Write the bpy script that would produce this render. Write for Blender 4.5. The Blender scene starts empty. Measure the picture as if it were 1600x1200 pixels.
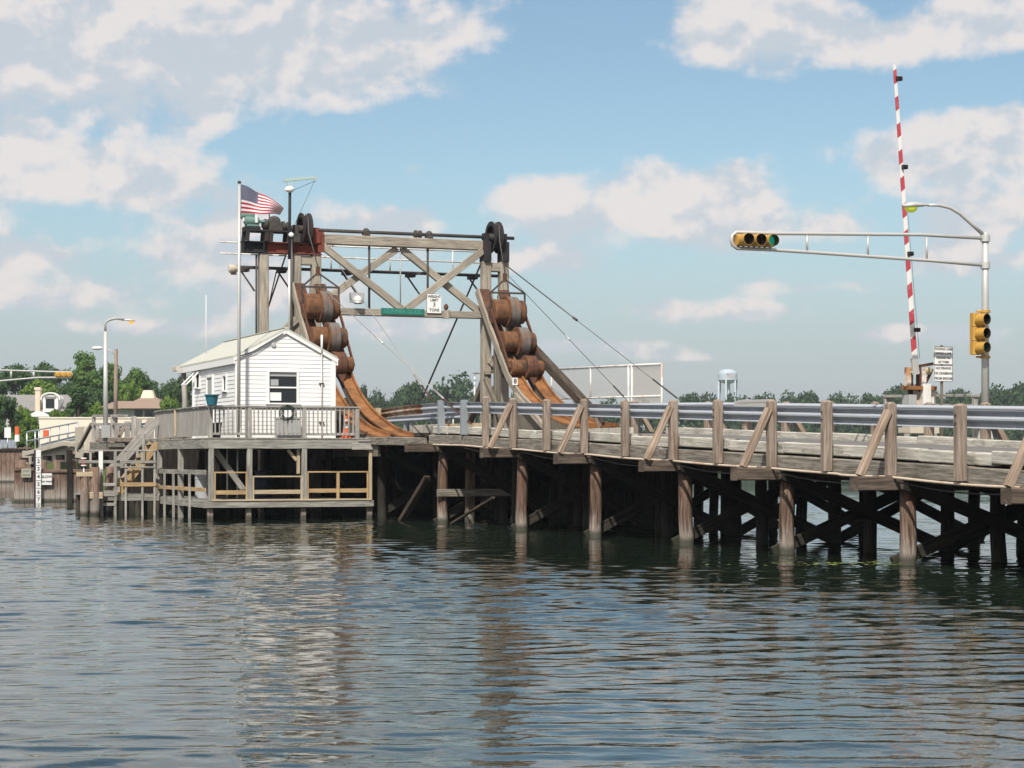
import bpy, math, random
import numpy as np
from mathutils import Vector, Matrix, Quaternion
R = math.radians
rnd = random.Random(7)
SC = bpy.context.scene
COL = SC.collection
# ------------------------------------------------------------------ camera
CAM_H = 1.9
FPX = 3200.0                       # focal length in pixels of a 1600 px wide picture
cam_d = bpy.data.cameras.new('camera'); cam = bpy.data.objects.new('camera', cam_d); COL.objects.link(cam)
cam.location = (0, 0, CAM_H); cam.rotation_euler = (R(90), 0, 0)
cam_d.sensor_width = 36; cam_d.lens = 36*FPX/1600; cam_d.shift_y = 118/1600
cam_d.clip_start = .5; cam_d.clip_end = 20000
SC.camera = cam
# ------------------------------------------------------------------ sun, sky
SUN_EL = R(47); SUN_H = Vector((-.22, -.975, 0)).normalized()
SUN_DIR = Vector((SUN_H.x*math.cos(SUN_EL), SUN_H.y*math.cos(SUN_EL), math.sin(SUN_EL)))
sun_d = bpy.data.lights.new('sun', 'SUN'); sun = bpy.data.objects.new('sun', sun_d); COL.objects.link(sun)
sun_d.energy = 3.9; sun_d.angle = R(.53); sun_d.color = (1, .94, .85)
sun.rotation_euler = SUN_DIR.to_track_quat('Z', 'Y').to_euler(); sun.location = (0, 0, 60)
SC.view_settings.view_transform = 'Standard'; SC.view_settings.look = 'None'
SC.view_settings.exposure = 0.45; SC.view_settings.gamma = 1.0
SC.cycles.max_bounces = 6; SC.cycles.diffuse_bounces = 3; SC.cycles.glossy_bounces = 3
SC.cycles.transparent_max_bounces = 12; SC.cycles.volume_bounces = 0
SC.cycles.use_denoising = True
SC.cycles.sample_clamp_indirect = 6.0

world = bpy.data.worlds.new('World'); SC.world = world; world.use_nodes = True
NT = world.node_tree; NT.nodes.clear()
SKY_STR = .10
def nd(nt, typ, **kw):
    x = nt.nodes.new(typ)
    for k, v in kw.items(): setattr(x, k, v)
    return x
def mth(nt, op, a, b=None, c=None, clamp=False):
    x = nt.nodes.new('ShaderNodeMath'); x.operation = op; x.use_clamp = clamp
    for i, v in enumerate((a, b, c)):
        if v is None: continue
        if isinstance(v, (int, float)): x.inputs[i].default_value = v
        else: nt.links.new(v, x.inputs[i])
    return x.outputs[0]
def mixc(nt, fac, a, b, mode='MIX'):
    x = nt.nodes.new('ShaderNodeMix'); x.data_type = 'RGBA'; x.blend_type = mode
    for sock, v in ((x.inputs[0], fac), (x.inputs[6], a), (x.inputs[7], b)):
        if isinstance(v, (int, float)): sock.default_value = v
        elif isinstance(v, (tuple, list)): sock.default_value = (*v[:3], 1)
        else: nt.links.new(v, sock)
    return x.outputs[2]
def sstep(nt, x, lo, hi):
    m = nt.nodes.new('ShaderNodeMapRange'); m.interpolation_type = 'SMOOTHSTEP'
    m.inputs['From Min'].default_value = lo; m.inputs['From Max'].default_value = hi
    nt.links.new(x, m.inputs['Value']); return m.outputs[0]
def build_sky():
    sky = nd(NT, 'ShaderNodeTexSky', sky_type='NISHITA', sun_disc=False)
    sky.sun_elevation = SUN_EL; sky.sun_rotation = math.atan2(SUN_H.x, SUN_H.y)
    sky.air_density = 1.0; sky.dust_density = .6; sky.ozone_density = 2.2; sky.altitude = 0
    tc = nd(NT, 'ShaderNodeTexCoord')
    sep = nd(NT, 'ShaderNodeSeparateXYZ'); NT.links.new(tc.outputs['Generated'], sep.inputs[0])
    az = mth(NT, 'ARCTAN2', sep.outputs[0], sep.outputs[1])
    el = mth(NT, 'ARCSINE', sep.outputs[2])
    comb = nd(NT, 'ShaderNodeCombineXYZ'); NT.links.new(az, comb.inputs[0]); NT.links.new(mth(NT, 'MULTIPLY', el, 1.25), comb.inputs[1])
    def noise(scale, detail, rough, off, dist=0.0):
        mp = nd(NT, 'ShaderNodeMapping'); mp.inputs['Location'].default_value = off
        NT.links.new(comb.outputs[0], mp.inputs[0])
        n = nd(NT, 'ShaderNodeTexNoise'); n.inputs['Scale'].default_value = scale; n.inputs['Detail'].default_value = detail
        n.inputs['Roughness'].default_value = rough; n.inputs['Distortion'].default_value = dist
        NT.links.new(mp.outputs[0], n.inputs['Vector']); return n.outputs[0]
    n1 = noise(24, 9, .55, (3.1, 1.7, .4), .1)
    n1s = noise(24, 5, .5, (3.1+.004, 1.7-.010, .4), .1)       # the same field a step towards the sun
    n2 = noise(9, 4, .5, (0, 5.2, 2.0))
    # the day's cumulus banks: azimuth, elevation, half sizes (radians), strength
    banks = []
    def bank(px, py, rx, ry, s): banks.append((math.atan((px-800)/FPX), math.atan((718-py)/math.hypot(FPX, px-800)), 1.04*rx/FPX, 1.10*ry/FPX, s))
    for b in CLOUDS: bank(*b)
    tot = None
    for (a0, e0, ra, re, s) in banks:
        da = mth(NT, 'MULTIPLY', mth(NT, 'SUBTRACT', az, a0), 1/ra)
        de0 = mth(NT, 'SUBTRACT', el, e0)
        de = mth(NT, 'MULTIPLY', de0, 1/re)
        q = mth(NT, 'ADD', mth(NT, 'POWER', mth(NT, 'ABSOLUTE', da), 2), mth(NT, 'POWER', mth(NT, 'ABSOLUTE', de), 2))
        g = mth(NT, 'MAXIMUM', mth(NT, 'MULTIPLY', mth(NT, 'SUBTRACT', 1.0, mth(NT, 'SQRT', q)), s), -.6)
        w_ = mth(NT, 'POWER', 2.718, mth(NT, 'MULTIPLY', g, 5.0)); dw = mth(NT, 'MULTIPLY', mth(NT, 'MAXIMUM', mth(NT, 'MINIMUM', de, 1.6), -1.6), w_)
        if tot is None: SW, SD, SG = w_, dw, w_
        else: SW = mth(NT, 'ADD', SW, w_); SD = mth(NT, 'ADD', SD, dw)
        tot = g
    # smooth union of the banks
    tot = mth(NT, 'MULTIPLY', mth(NT, 'LOGARITHM', mth(NT, 'ADD', mth(NT, 'MAXIMUM', mth(NT, 'SUBTRACT', SW, len(banks)*.0498), 0.0), .03), 2.718), .2)
    D = mth(NT, 'DIVIDE', SD, mth(NT, 'ADD', SW, .15))
    D = mth(NT, 'MAXIMUM', mth(NT, 'MINIMUM', D, 1.0), -1.0)
    # elsewhere in the sky, broken cloud from noise alone
    el_r = sstep(NT, el, .24, .40)
    gen = mth(NT, 'SUBTRACT', mth(NT, 'MULTIPLY', n2, 2.4), .78)
    absaz = mth(NT, 'ABSOLUTE', az)
    outside = mth(NT, 'MAXIMUM', el_r, sstep(NT, absaz, .26, .40))
    field = mth(NT, 'ADD', mth(NT, 'MULTIPLY', tot, mth(NT, 'SUBTRACT', 1.0, outside)), mth(NT, 'MULTIPLY', gen, outside))
    dens = mth(NT, 'ADD', field, mth(NT, 'MULTIPLY', mth(NT, 'SUBTRACT', n1, .5), 2.1))
    # flat soft bases: the cloud thins towards its underside
    inside = mth(NT, 'SUBTRACT', 1.0, outside)
    dens = mth(NT, 'SUBTRACT', dens, mth(NT, 'MULTIPLY', mth(NT, 'MULTIPLY', mth(NT, 'MAXIMUM', mth(NT, 'MULTIPLY', D, -1.0), 0.0), .22), inside))
    soft = mth(NT, 'ADD', .42, mth(NT, 'MULTIPLY', mth(NT, 'MAXIMUM', mth(NT, 'MULTIPLY', D, -1.0), 0.0), .45))
    alpha = mth(NT, 'MULTIPLY', sstep(NT, mth(NT, 'DIVIDE', dens, soft), .0, 1.0), .90)
    # lit tops against blue-grey undersides
    lit = sstep(NT, mth(NT, 'ADD', mth(NT, 'MULTIPLY', mth(NT, 'SUBTRACT', n1, n1s), 8.0), mth(NT, 'ADD', mth(NT, 'MULTIPLY', D, .75), -.02)), -.55, .60)
    k = 1/SKY_STR
    ccol = mixc(NT, lit, tuple(v*k for v in CLOUD_SHADE), tuple(v*k for v in CLOUD_LIT))
    tint = mixc(NT, 1.0, sky.outputs[0], SKY_TINT, 'MULTIPLY')
    # pale thin vapour low over the water
    low = mth(NT, 'MULTIPLY', mth(NT, 'SUBTRACT', 1.0, sstep(NT, mth(NT, 'ABSOLUTE', el), .0, .15)), .85)
    vap = mixc(NT, low, tint, tuple(v*k for v in VAPOUR))
    col = mixc(NT, alpha, vap, ccol)
    bg = nd(NT, 'ShaderNodeBackground'); bg.inputs[1].default_value = SKY_STR
    NT.links.new(col, bg.inputs[0])
    out = nd(NT, 'ShaderNodeOutputWorld'); NT.links.new(bg.outputs[0], out.inputs[0])
SKY_TINT = (.83, .87, .81)
VAPOUR = (.31, .33, .385)
CLOUD_LIT = (.635, .59, .572); CLOUD_SHADE = (.44, .475, .515)
CLOUDS = [(120, 70, 420, 120, 1.3), (420, 60, 330, 110, 1.35), (560, 20, 190, 70, .8), (250, 150, 120, 30, .3),
          (140, 280, 230, 65, 1.2), (300, 300, 120, 35, .4),
          (1200, 40, 170, 70, 1.3), (1370, 70, 120, 45, .7), (1530, 30, 95, 60, .85),
          (1470, 245, 180, 60, 1.2), (1570, 215, 120, 60, 1.2), (1480, 310, 160, 30, .3),
          (870, 340, 120, 60, 1.1), (1085, 345, 150, 75, 1.35), (640, 260, 45, 28, .35), (1030, 265, 60, 25, .3), (1145, 265, 40, 18, .35),
          (90, 400, 240, 50, .45), (310, 405, 140, 55, .6), (200, 470, 200, 35, .25), (590, 350, 110, 35, .55),
          (830, 410, 130, 36, .75), (1300, 360, 90, 35, .6), (1540, 340, 130, 55, 1.0), (1530, 410, 150, 35, .7),
          (1150, 490, 190, 24, .75), (430, 470, 140, 34, .75), (1280, 450, 120, 22, .65), (620, 515, 170, 26, .7), (1430, 525, 190, 22, .7), (230, 515, 220, 24, .75), (900, 545, 200, 18, .6), (60, 470, 160, 26, .75), (1080, 560, 180, 16, .55)]
build_sky()
# ------------------------------------------------------------------ frames
# bridge frame: x = across the road (away from the camera side), y = along the bridge, z = up
BO = Vector((7.72, 34.8, 0)); BD = Vector((-.3639, .9315, 0)).normalized(); BN = Vector((BD.y, -BD.x, 0))
PHI = math.atan2(BN.y, BN.x)
def WB(n, t, z): return BO + BN*n + BD*t + Vector((0, 0, z))
def on_n(px, py, n):                # point of the plane n = const seen at that place of the photograph
    r = (px-800)/FPX; o = BO + BN*n
    t = (o.x-r*o.y)/(r*BD.y-BD.x); y = o.y+BD.y*t
    return Vector((n, t, CAM_H+(718-py)/FPX*y))
def on_t(px, py, t):
    r = (px-800)/FPX; o = BO + BD*t
    n = (r*o.y-o.x)/(BN.x-r*BN.y); y = o.y+BN.y*n
    return Vector((n, t, CAM_H+(718-py)/FPX*y))
def at(px, py, y): return Vector(((px-800)/FPX*y, y, CAM_H+(718-py)/FPX*y))
def road_z(t):
    if t < 24: return 1.84+.032*t
    if t < 38:
        u = (t-24)/14; return 2.608+.026*14*(u-u*u*.5)
    if t < 46: return 2.79
    if t < 62: return 2.79+.17*(t-46)/16
    return 2.96-.010*(t-62)
# ------------------------------------------------------------------ mesh builder
class MB:
    def __init__(s): s.v = []; s.f = []; s.uv = []; s.sm = []
    def face(s, pts, uvs=None, smooth=False):
        i = len(s.v); s.v.extend(Vector(p) for p in pts); s.f.append(list(range(i, i+len(pts))))
        s.uv.append(uvs or [(p[0]+p[1], p[2]) for p in pts]); s.sm.append(smooth)
    def beam(s, p0, p1, w, h, up=(0, 0, 1), ch=None, ends=True, w1=None, h1=None):
        """Squared timber from p0 to p1 with eased edges; w across, h along up."""
        p0 = Vector(p0); p1 = Vector(p1); d = (p1-p0); L = d.length
        if L < 1e-6: return
        d.normalize(); u = Vector(up); u = u-d*u.dot(d)
        if u.length < 1e-4: u = Vector((0, 1, 0)) if abs(d.y) < .9 else Vector((1, 0, 0)); u = u-d*u.dot(d)
        u.normalize(); r = d.cross(u).normalized()
        if ch is None: ch = min(w, h)*.09
        rings = []
        for (p, ww, hh) in ((p0, w, h), (p1, w1 or w, h1 or h)):
            a, b = ww/2, hh/2
            q = [(-a+ch, -b), (a-ch, -b), (a, -b+ch), (a, b-ch), (a-ch, b), (-a+ch, b), (-a, b-ch), (-a, -b+ch)]
            rings.append([p+r*x+u*y for x, y in q])
        i = len(s.v); s.v += rings[0]+rings[1]
        ou, ov = rnd.random()*50, rnd.random()*50
        per = [0]
        for k in range(8): per.append(per[-1]+(rings[0][k]-rings[0][(k+1) % 8]).length)
        for k in range(8):
            k2 = (k+1) % 8
            s.f.append([i+k, i+k2, i+8+k2, i+8+k]); s.sm.append(False)
            s.uv.append([(ou+per[k], ov), (ou+per[k+1], ov), (ou+per[k+1], ov+L), (ou+per[k], ov+L)])
        if ends:
            for o, rev in ((0, True), (8, False)):
                idx = [i+o+k for k in range(8)]
                if rev: idx.reverse()
                s.f.append(idx); s.sm.append(False)
                s.uv.append([(ou+.02*k, ov+.005*k) for k in range(8)])
    def box(s, c, sx, sy, sz, ch=None):
        c = Vector(c); s.beam(c-Vector((0, 0, sz/2)), c+Vector((0, 0, sz/2)), sx, sy, up=(0, 1, 0), ch=ch)
    def bar(s, lo, hi, ch=None):
        lo = Vector(lo); hi = Vector(hi); c = (lo+hi)/2; d = hi-lo; s.box(c, d.x, d.y, d.z, ch)
    def tube(s, pts, r, n=8, caps=True, smooth=True):
        pts = [Vector(p) for p in pts]; m = len(pts)
        rr = r if isinstance(r, (list, tuple)) else [r]*m
        ou, ov = rnd.random()*50, rnd.random()*50; i0 = len(s.v); L = 0; ls = [0]
        for k in range(1, m): L += (pts[k]-pts[k-1]).length; ls.append(L)
        ref = None
        for k in range(m):
            d = (pts[min(k+1, m-1)]-pts[max(k-1, 0)]).normalized()
            if ref is None: ref = Vector((0, 0, 1)) if abs(d.z) < .9 else Vector((1, 0, 0))
            a = (ref-d*ref.dot(d)).normalized(); b = d.cross(a); ref = a
            for j in range(n):
                an = 2*math.pi*j/n; s.v.append(pts[k]+(a*math.cos(an)+b*math.sin(an))*rr[k])
        for k in range(m-1):
            for j in range(n):
                j2 = (j+1) % n
                s.f.append([i0+k*n+j, i0+k*n+j2, i0+(k+1)*n+j2, i0+(k+1)*n+j]); s.sm.append(smooth)
                c = 2*math.pi*rr[k]/n
                s.uv.append([(ou+c*j, ov+ls[k]), (ou+c*(j+1), ov+ls[k]), (ou+c*(j+1), ov+ls[k+1]), (ou+c*j, ov+ls[k+1])])
        if caps:
            for k, rev in ((0, True), (m-1, False)):
                idx = [i0+k*n+j for j in range(n)]
                if rev: idx.reverse()
                s.f.append(idx); s.sm.append(False); s.uv.append([(ou+.03*j, ov) for j in range(n)])
    def lathe(s, p0, axis, prof, n=24, a0=0, a1=2*math.pi, smooth=True):
        """prof: list of (radius, distance along axis); each band has its own corner rings so that edges stay crisp."""
        p0 = Vector(p0); d = Vector(axis).normalized()
        ref = Vector((0, 0, 1)) if abs(d.z) < .9 else Vector((1, 0, 0))
        a = (ref-d*ref.dot(d)).normalized(); b = d.cross(a); ou = rnd.random()*50
        full = abs(a1-a0-2*math.pi) < 1e-6
        for (r0, s0), (r1, s1) in zip(prof, prof[1:]):
            i = len(s.v); m = n if full else n+1
            for (r, q) in ((r0, s0), (r1, s1)):
                for j in range(m):
                    an = a0+(a1-a0)*j/n; s.v.append(p0+d*q+(a*math.cos(an)+b*math.sin(an))*r)
            for j in range(n):
                j2 = (j+1) % m
                s.f.append([i+j, i+j2, i+m+j2, i+m+j]); s.sm.append(smooth)
                s.uv.append([(ou+j*.1, s0+r0), (ou+j*.1+.1, s0+r0), (ou+j*.1+.1, s1+r1), (ou+j*.1, s1+r1)])
    def ball(s, c, rx, ry=None, rz=None, n=14, m=8, top=math.pi, bot=0):
        c = Vector(c); ry = ry or rx; rz = rz or rx; i = len(s.v)
        for k in range(m+1):
            th = bot+(top-bot)*k/m
            for j in range(n):
                an = 2*math.pi*j/n
                s.v.append(c+Vector((rx*math.sin(th)*math.cos(an), ry*math.sin(th)*math.sin(an), -rz*math.cos(th))))
        for k in range(m):
            for j in range(n):
                j2 = (j+1) % n
                s.f.append([i+k*n+j, i+k*n+j2, i+(k+1)*n+j2, i+(k+1)*n+j]); s.sm.append(True)
                s.uv.append([(j/n, k/m), ((j+1)/n, k/m), ((j+1)/n, (k+1)/m), (j/n, (k+1)/m)])
    def prism(s, poly, vec):
        """flat polygon (3-D points) thickened by vec"""
        poly = [Vector(p) for p in poly]; vec = Vector(vec); q = [p+vec for p in poly]
        nn = len(poly); nrm = Vector((0, 0, 0))
        for k in range(nn): nrm += poly[k].cross(poly[(k+1) % nn])
        if nrm.dot(vec) > 0: poly, q = q, poly
        s.face(poly); s.face(q[::-1])
        for k in range(nn):
            k2 = (k+1) % nn; s.face([poly[k2], poly[k], q[k], q[k2]])
    def sweep(s, path, prof, side, closed=True, smooth=False):
        """prof (a, b): a along side, b along up; path = 3-D points; side = list of horizontal unit vectors"""
        i = len(s.v); m = len(prof); ov = rnd.random()*20; L = 0
        for k, p in enumerate(path):
            p = Vector(p); sd = Vector(side[k] if isinstance(side, list) else side)
            for a, b in prof: s.v.append(p+sd*a+Vector((0, 0, b)))
        for k in range(len(path)-1):
            L1 = L+(Vector(path[k+1])-Vector(path[k])).length
            for j in range(m if closed else m-1):
                j2 = (j+1) % m
                s.f.append([i+k*m+j, i+k*m+j2, i+(k+1)*m+j2, i+(k+1)*m+j]); s.sm.append(smooth)
                s.uv.append([(j*.05, ov+L), (j*.05+.05, ov+L), (j*.05+.05, ov+L1), (j*.05, ov+L1)])
            L = L1
        if closed:
            s.f.append([i+j for j in range(m)][::-1]); s.sm.append(False); s.uv.append([(0, 0)]*m)
            e = i+(len(path)-1)*m; s.f.append([e+j for j in range(m)]); s.sm.append(False); s.uv.append([(0, 0)]*m)
    def mesh(s, name, base=(0, 0, 0)):
        me = bpy.data.meshes.new(name); b = Vector(base)
        me.from_pydata([tuple(v-b) for v in s.v], [], s.f)
        uvl = me.uv_layers.new(name='UVMap')
        flat = [c for f in s.uv for q in f for c in q]
        uvl.data.foreach_set('uv', flat)
        me.polygons.foreach_set('use_smooth', s.sm)
        me.update(); return me
BASE = {}
def thing(name, label, cat, base=(0, 0, 0), frame='B', group=None):
    o = bpy.data.objects.new(name, None); COL.objects.link(o); o.empty_display_size = .3
    if frame == 'B': o.location = WB(*base); o.rotation_euler.z = PHI
    else: o.location = base
    o['label'] = label; o['category'] = cat
    if group: o['group'] = group
    BASE[o.name] = Vector(base); return o
def part(name, mb, m, parent, label=None):
    base = BASE[parent.name]
    me = mb.mesh(name, base); o = bpy.data.objects.new(name, me); COL.objects.link(o)
    me.materials.append(m); o.parent = parent
    if label: o['label'] = label
    BASE[o.name] = base; return o
def single(name, mb, m, label, cat, base, frame='B', group=None):
    """a thing that is one mesh"""
    me = mb.mesh(name, base); o = bpy.data.objects.new(name, me); COL.objects.link(o); me.materials.append(m)
    if frame == 'B': o.location = WB(*base); o.rotation_euler.z = PHI
    else: o.location = base
    o['label'] = label; o['category'] = cat
    if group: o['group'] = group
    BASE[o.name] = Vector(base); return o
def setting(name, me, m, kind='structure'):
    o = bpy.data.objects.new(name, me); COL.objects.link(o); me.materials.append(m); o['kind'] = kind; return o
def dup(root, name, label, loc, rotz=0, scale=1, group=None):
    r = root.copy(); r.name = name; COL.objects.link(r); r.location = loc; r.rotation_euler.z = rotz
    r.scale = (scale, scale, scale) if isinstance(scale, (int, float)) else scale
    r['label'] = label
    if group: r['group'] = group
    for ch in list(root.children):
        c = ch.copy(); COL.objects.link(c); c.parent = r
        for g in ch.children:
            d = g.copy(); COL.objects.link(d); d.parent = c
    return r
def text_mb(mb, body, size, origin, right, up, depth=.004, bold=0.0):
    cu = bpy.data.curves.new('lettering', 'FONT'); cu.body = body; cu.size = size; cu.align_x = 'CENTER'; cu.align_y = 'CENTER'
    cu.offset = bold; cu.resolution_u = 3
    ob = bpy.data.objects.new('lettering_tmp', cu); COL.objects.link(ob)
    me = bpy.data.meshes.new_from_object(ob)
    right = Vector(right).normalized(); up = Vector(up).normalized(); nrm = right.cross(up)
    i = len(mb.v); o = Vector(origin)
    for v in me.vertices: mb.v.append(o+right*v.co.x+up*v.co.y+nrm*depth)
    for p in me.polygons:
        mb.f.append([i+k for k in p.vertices]); mb.sm.append(False); mb.uv.append([(0, 0)]*len(p.vertices))
    bpy.data.objects.remove(ob); bpy.data.curves.remove(cu); bpy.data.meshes.remove(me)
# ------------------------------------------------------------------ materials
def newmat(name):
    m = bpy.data.materials.new(name); m.use_nodes = True; nt = m.node_tree
    return m, nt, nt.nodes['Principled BSDF']
def setc(nt, sock, v):
    if isinstance(v, (tuple, list)): sock.default_value = (*v[:3], 1)
    elif isinstance(v, (int, float)): sock.default_value = v
    else: nt.links.new(v, sock)
def coords(nt, kind='UV', scale=(1, 1, 1)):
    tc = nt.nodes.new('ShaderNodeTexCoord'); mp = nt.nodes.new('ShaderNodeMapping'); mp.inputs['Scale'].default_value = scale
    nt.links.new(tc.outputs[kind], mp.inputs[0]); return mp.outputs[0]
def noise_n(nt, vec, scale, detail=4, rough=.55, dist=0):
    n = nt.nodes.new('ShaderNodeTexNoise'); n.inputs['Scale'].default_value = scale; n.inputs['Detail'].default_value = detail
    n.inputs['Roughness'].default_value = rough; n.inputs['Distortion'].default_value = dist
    nt.links.new(vec, n.inputs['Vector']); return n.outputs[0]
def bump(nt, b, h, strength=.3, dist=.02):
    x = nt.nodes.new('ShaderNodeBump'); x.inputs['Strength'].default_value = strength; x.inputs['Distance'].default_value = dist
    nt.links.new(h, x.inputs['Height']); nt.links.new(x.outputs[0], b.inputs['Normal'])
def pos_z(nt):
    g = nt.nodes.new('ShaderNodeNewGeometry'); s = nt.nodes.new('ShaderNodeSeparateXYZ'); nt.links.new(g.outputs['Position'], s.inputs[0])
    return g.outputs['Position'], s.outputs[2]
def wood(name, c1, c2, crack=.35, rough=.82, tide=None, vary=.45, blot=None):
    m, nt, b = newmat(name)
    g = noise_n(nt, coords(nt, 'UV', (22, 1.3, 1)), 1.0, 6, .62, .4)
    g2 = noise_n(nt, coords(nt, 'UV', (75, 1.6, 1)), 1.0, 3, .6)
    lo = noise_n(nt, coords(nt, 'UV', (.9, .55, 1)), 1.0, 3, .6)
    col = mixc(nt, sstep(nt, g, .32, .68), c1, c2)
    col = mixc(nt, mth(nt, 'MULTIPLY', sstep(nt, g2, .58, .72), crack), col, tuple(v*.22 for v in c1))
    sh = mth(nt, 'ADD', mth(nt, 'MULTIPLY', lo, 2*vary), 1-vary)
    cc = nt.nodes.new('ShaderNodeCombineXYZ')
    for i in range(3): nt.links.new(sh, cc.inputs[i])
    col = mixc(nt, 1.0, col, cc.outputs[0], 'MULTIPLY')
    if blot:
        bl = noise_n(nt, coords(nt, 'UV', (3, .9, 1)), 1.3, 4, .65)
        col = mixc(nt, mth(nt, 'MULTIPLY', sstep(nt, bl, .55, .7), blot[1]), col, blot[0])
    if tide:
        tc, z0, z1, mx = tide
        _, z = pos_z(nt)
        zz = mth(nt, 'ADD', z, mth(nt, 'MULTIPLY', mth(nt, 'SUBTRACT', g, .5), -1.6))
        f = mth(nt, 'MULTIPLY', mth(nt, 'SUBTRACT', 1.0, sstep(nt, zz, z0, z1)), mx)
        col = mixc(nt, f, col, tc)
        wet = mth(nt, 'SUBTRACT', 1.0, sstep(nt, mth(nt, 'ADD', z, mth(nt, 'MULTIPLY', mth(nt, 'SUBTRACT', g, .5), -.25)), .08, .24))
        col = mixc(nt, mth(nt, 'MULTIPLY', wet, .85), col, (.03, .032, .02))
    setc(nt, b.inputs['Base Color'], col); b.inputs['Roughness'].default_value = rough; b.inputs['Specular IOR Level'].default_value = .25
    bump(nt, b, mth(nt, 'SUBTRACT', g, mth(nt, 'MULTIPLY', sstep(nt, g2, .58, .72), .6)), .55, .012)
    return m
def plain(name, c, rough=.6, metal=0.0, dirt=.25, dcol=None, spec=.4, scale=1.5, emit=None):
    m, nt, b = newmat(name); v = coords(nt, 'Object')
    n = noise_n(nt, v, scale, 6, .65)
    col = mixc(nt, mth(nt, 'MULTIPLY', sstep(nt, n, .48, .72), dirt), c, dcol or tuple(x*.5 for x in c))
    setc(nt, b.inputs['Base Color'], col); setc(nt, b.inputs['Roughness'], mth(nt, 'ADD', mth(nt, 'MULTIPLY', n, .25), rough-.12))
    b.inputs['Metallic'].default_value = metal; b.inputs['Specular IOR Level'].default_value = spec
    if emit: b.inputs['Emission Color'].default_value = (*emit[0], 1); b.inputs['Emission Strength'].default_value = emit[1]
    return m
def rust(name, c1, c2, c3, scale=3.0, amt=.5):
    m, nt, b = newmat(name); v = coords(nt, 'Object')
    n = noise_n(nt, v, scale, 8, .68); n2 = noise_n(nt, v, scale*.35, 5, .6); n3 = noise_n(nt, coords(nt, 'Object', (1, 1, .25)), scale*3, 4, .6)
    col = mixc(nt, sstep(nt, n, .35, .65), c1, c2)
    col = mixc(nt, mth(nt, 'MULTIPLY', sstep(nt, n2, .5, .66), amt), col, c3)
    col = mixc(nt, mth(nt, 'MULTIPLY', sstep(nt, n3, .6, .72), .4), col, c3)
    setc(nt, b.inputs['Base Color'], col); b.inputs['Roughness'].default_value = .85; b.inputs['Specular IOR Level'].default_value = .3
    bump(nt, b, n, .35, .01); return m

M = {}
M['grey'] = wood('weathered_grey_wood', (.20, .18, .155), (.40, .375, .33), .35)
M['dockgrey'] = wood('dock_grey_wood', (.17, .16, .14), (.36, .35, .315), .4, blot=((.10, .12, .07), .35))
M['curb'] = wood('pale_worn_timber', (.32, .305, .26), (.58, .56, .50), .7, blot=((.13, .12, .095), .7))
M['stringer'] = wood('edge_beam_timber', (.12, .105, .085), (.30, .275, .235), .6, blot=((.05, .04, .03), .6))
M['brown'] = wood('brown_post_wood', (.165, .12, .092), (.345, .285, .235), .4, vary=.55, blot=((.13, .08, .055), .6))
M['brownlight'] = wood('brown_brace_wood', (.20, .14, .10), (.40, .315, .245), .4, vary=.5, blot=((.17, .095, .06), .5))
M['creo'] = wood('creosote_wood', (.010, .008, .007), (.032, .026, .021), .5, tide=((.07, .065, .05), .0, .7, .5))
M['pile'] = wood('outer_pile_wood', (.05, .03, .021), (.20, .13, .095), .8, vary=.6, tide=((.40, .375, .33), -.25, .75, .85), blot=((.12, .05, .025), .7))
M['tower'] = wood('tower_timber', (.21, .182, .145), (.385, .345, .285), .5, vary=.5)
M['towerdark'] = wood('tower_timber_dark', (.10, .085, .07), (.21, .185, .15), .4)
M['newwood'] = wood('new_pine', (.32, .21, .10), (.48, .345, .19), .3, vary=.4)
M['oldpine'] = wood('faded_pine', (.36, .29, .19), (.52, .43, .29), .3)
M['bulk'] = wood('bulkhead_planks', (.085, .05, .036), (.26, .185, .14), .6, vary=.6, tide=((.38, .355, .32), .0, 1.1, .8), blot=((.08, .04, .025), .6))
M['board'] = wood('grey_boards', (.23, .215, .195), (.41, .39, .36), .4)
M['rust'] = rust('orange_rust', (.30, .138, .05), (.22, .092, .034), (.10, .047, .024), 3.2, .65)
M['rustdark'] = rust('dark_rust', (.13, .055, .03), (.07, .035, .025), (.035, .025, .02), 4)
M['rustroll'] = rust('roller_rust', (.185, .085, .038), (.105, .052, .028), (.045, .032, .025), 5.5, .9)
M['ironroll'] = rust('roller_iron', (.16, .15, .14), (.11, .105, .10), (.20, .09, .04), 3, .5)
M['redsteel'] = rust('red_primer_steel', (.19, .05, .03), (.14, .038, .026), (.035, .028, .028), 2.2, .7)
M['blacksteel'] = rust('black_steel', (.028, .028, .03), (.018, .018, .02), (.07, .035, .025), 2.5, .4)
M['iron'] = rust('grey_iron', (.075, .068, .06), (.045, .042, .04), (.10, .06, .04), 6, .4)
M['rope'] = plain('steel_rope', (.10, .095, .09), .5, .6)
M['ropepale'] = plain('pale_steel_rope', (.34, .33, .32), .5, .3)
M['galv'] = plain('galvanised_steel', (.50, .53, .56), .42, .75, .35, (.30, .32, .34), .5, 2.2)
M['galvrail'] = plain('guardrail_steel', (.37, .40, .44), .55, 0, .4, (.27, .28, .29), .3, 1.8)
M['galvrust'] = rust('rusty_guardrail', (.42, .40, .37), (.30, .17, .08), (.20, .085, .035), 1.2, .8)
M['galvblue'] = plain('painted_steel_post', (.27, .295, .32), .5, .2, .3)
M['alu'] = plain('aluminium_pole', (.52, .52, .50), .5, .35, .3, (.36, .36, .35), .5, 3)
M['greypaint'] = plain('grey_pole_paint', (.36, .37, .37), .5, .0, .3)
M['white'] = plain('white_paint', (.76, .76, .74), .5, 0, .15, (.55, .55, .52), .4, 2.5)
M['pipewhite'] = rust('chipped_white_pipe', (.72, .71, .68), (.66, .64, .60), (.34, .17, .09), 6, .6)
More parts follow.
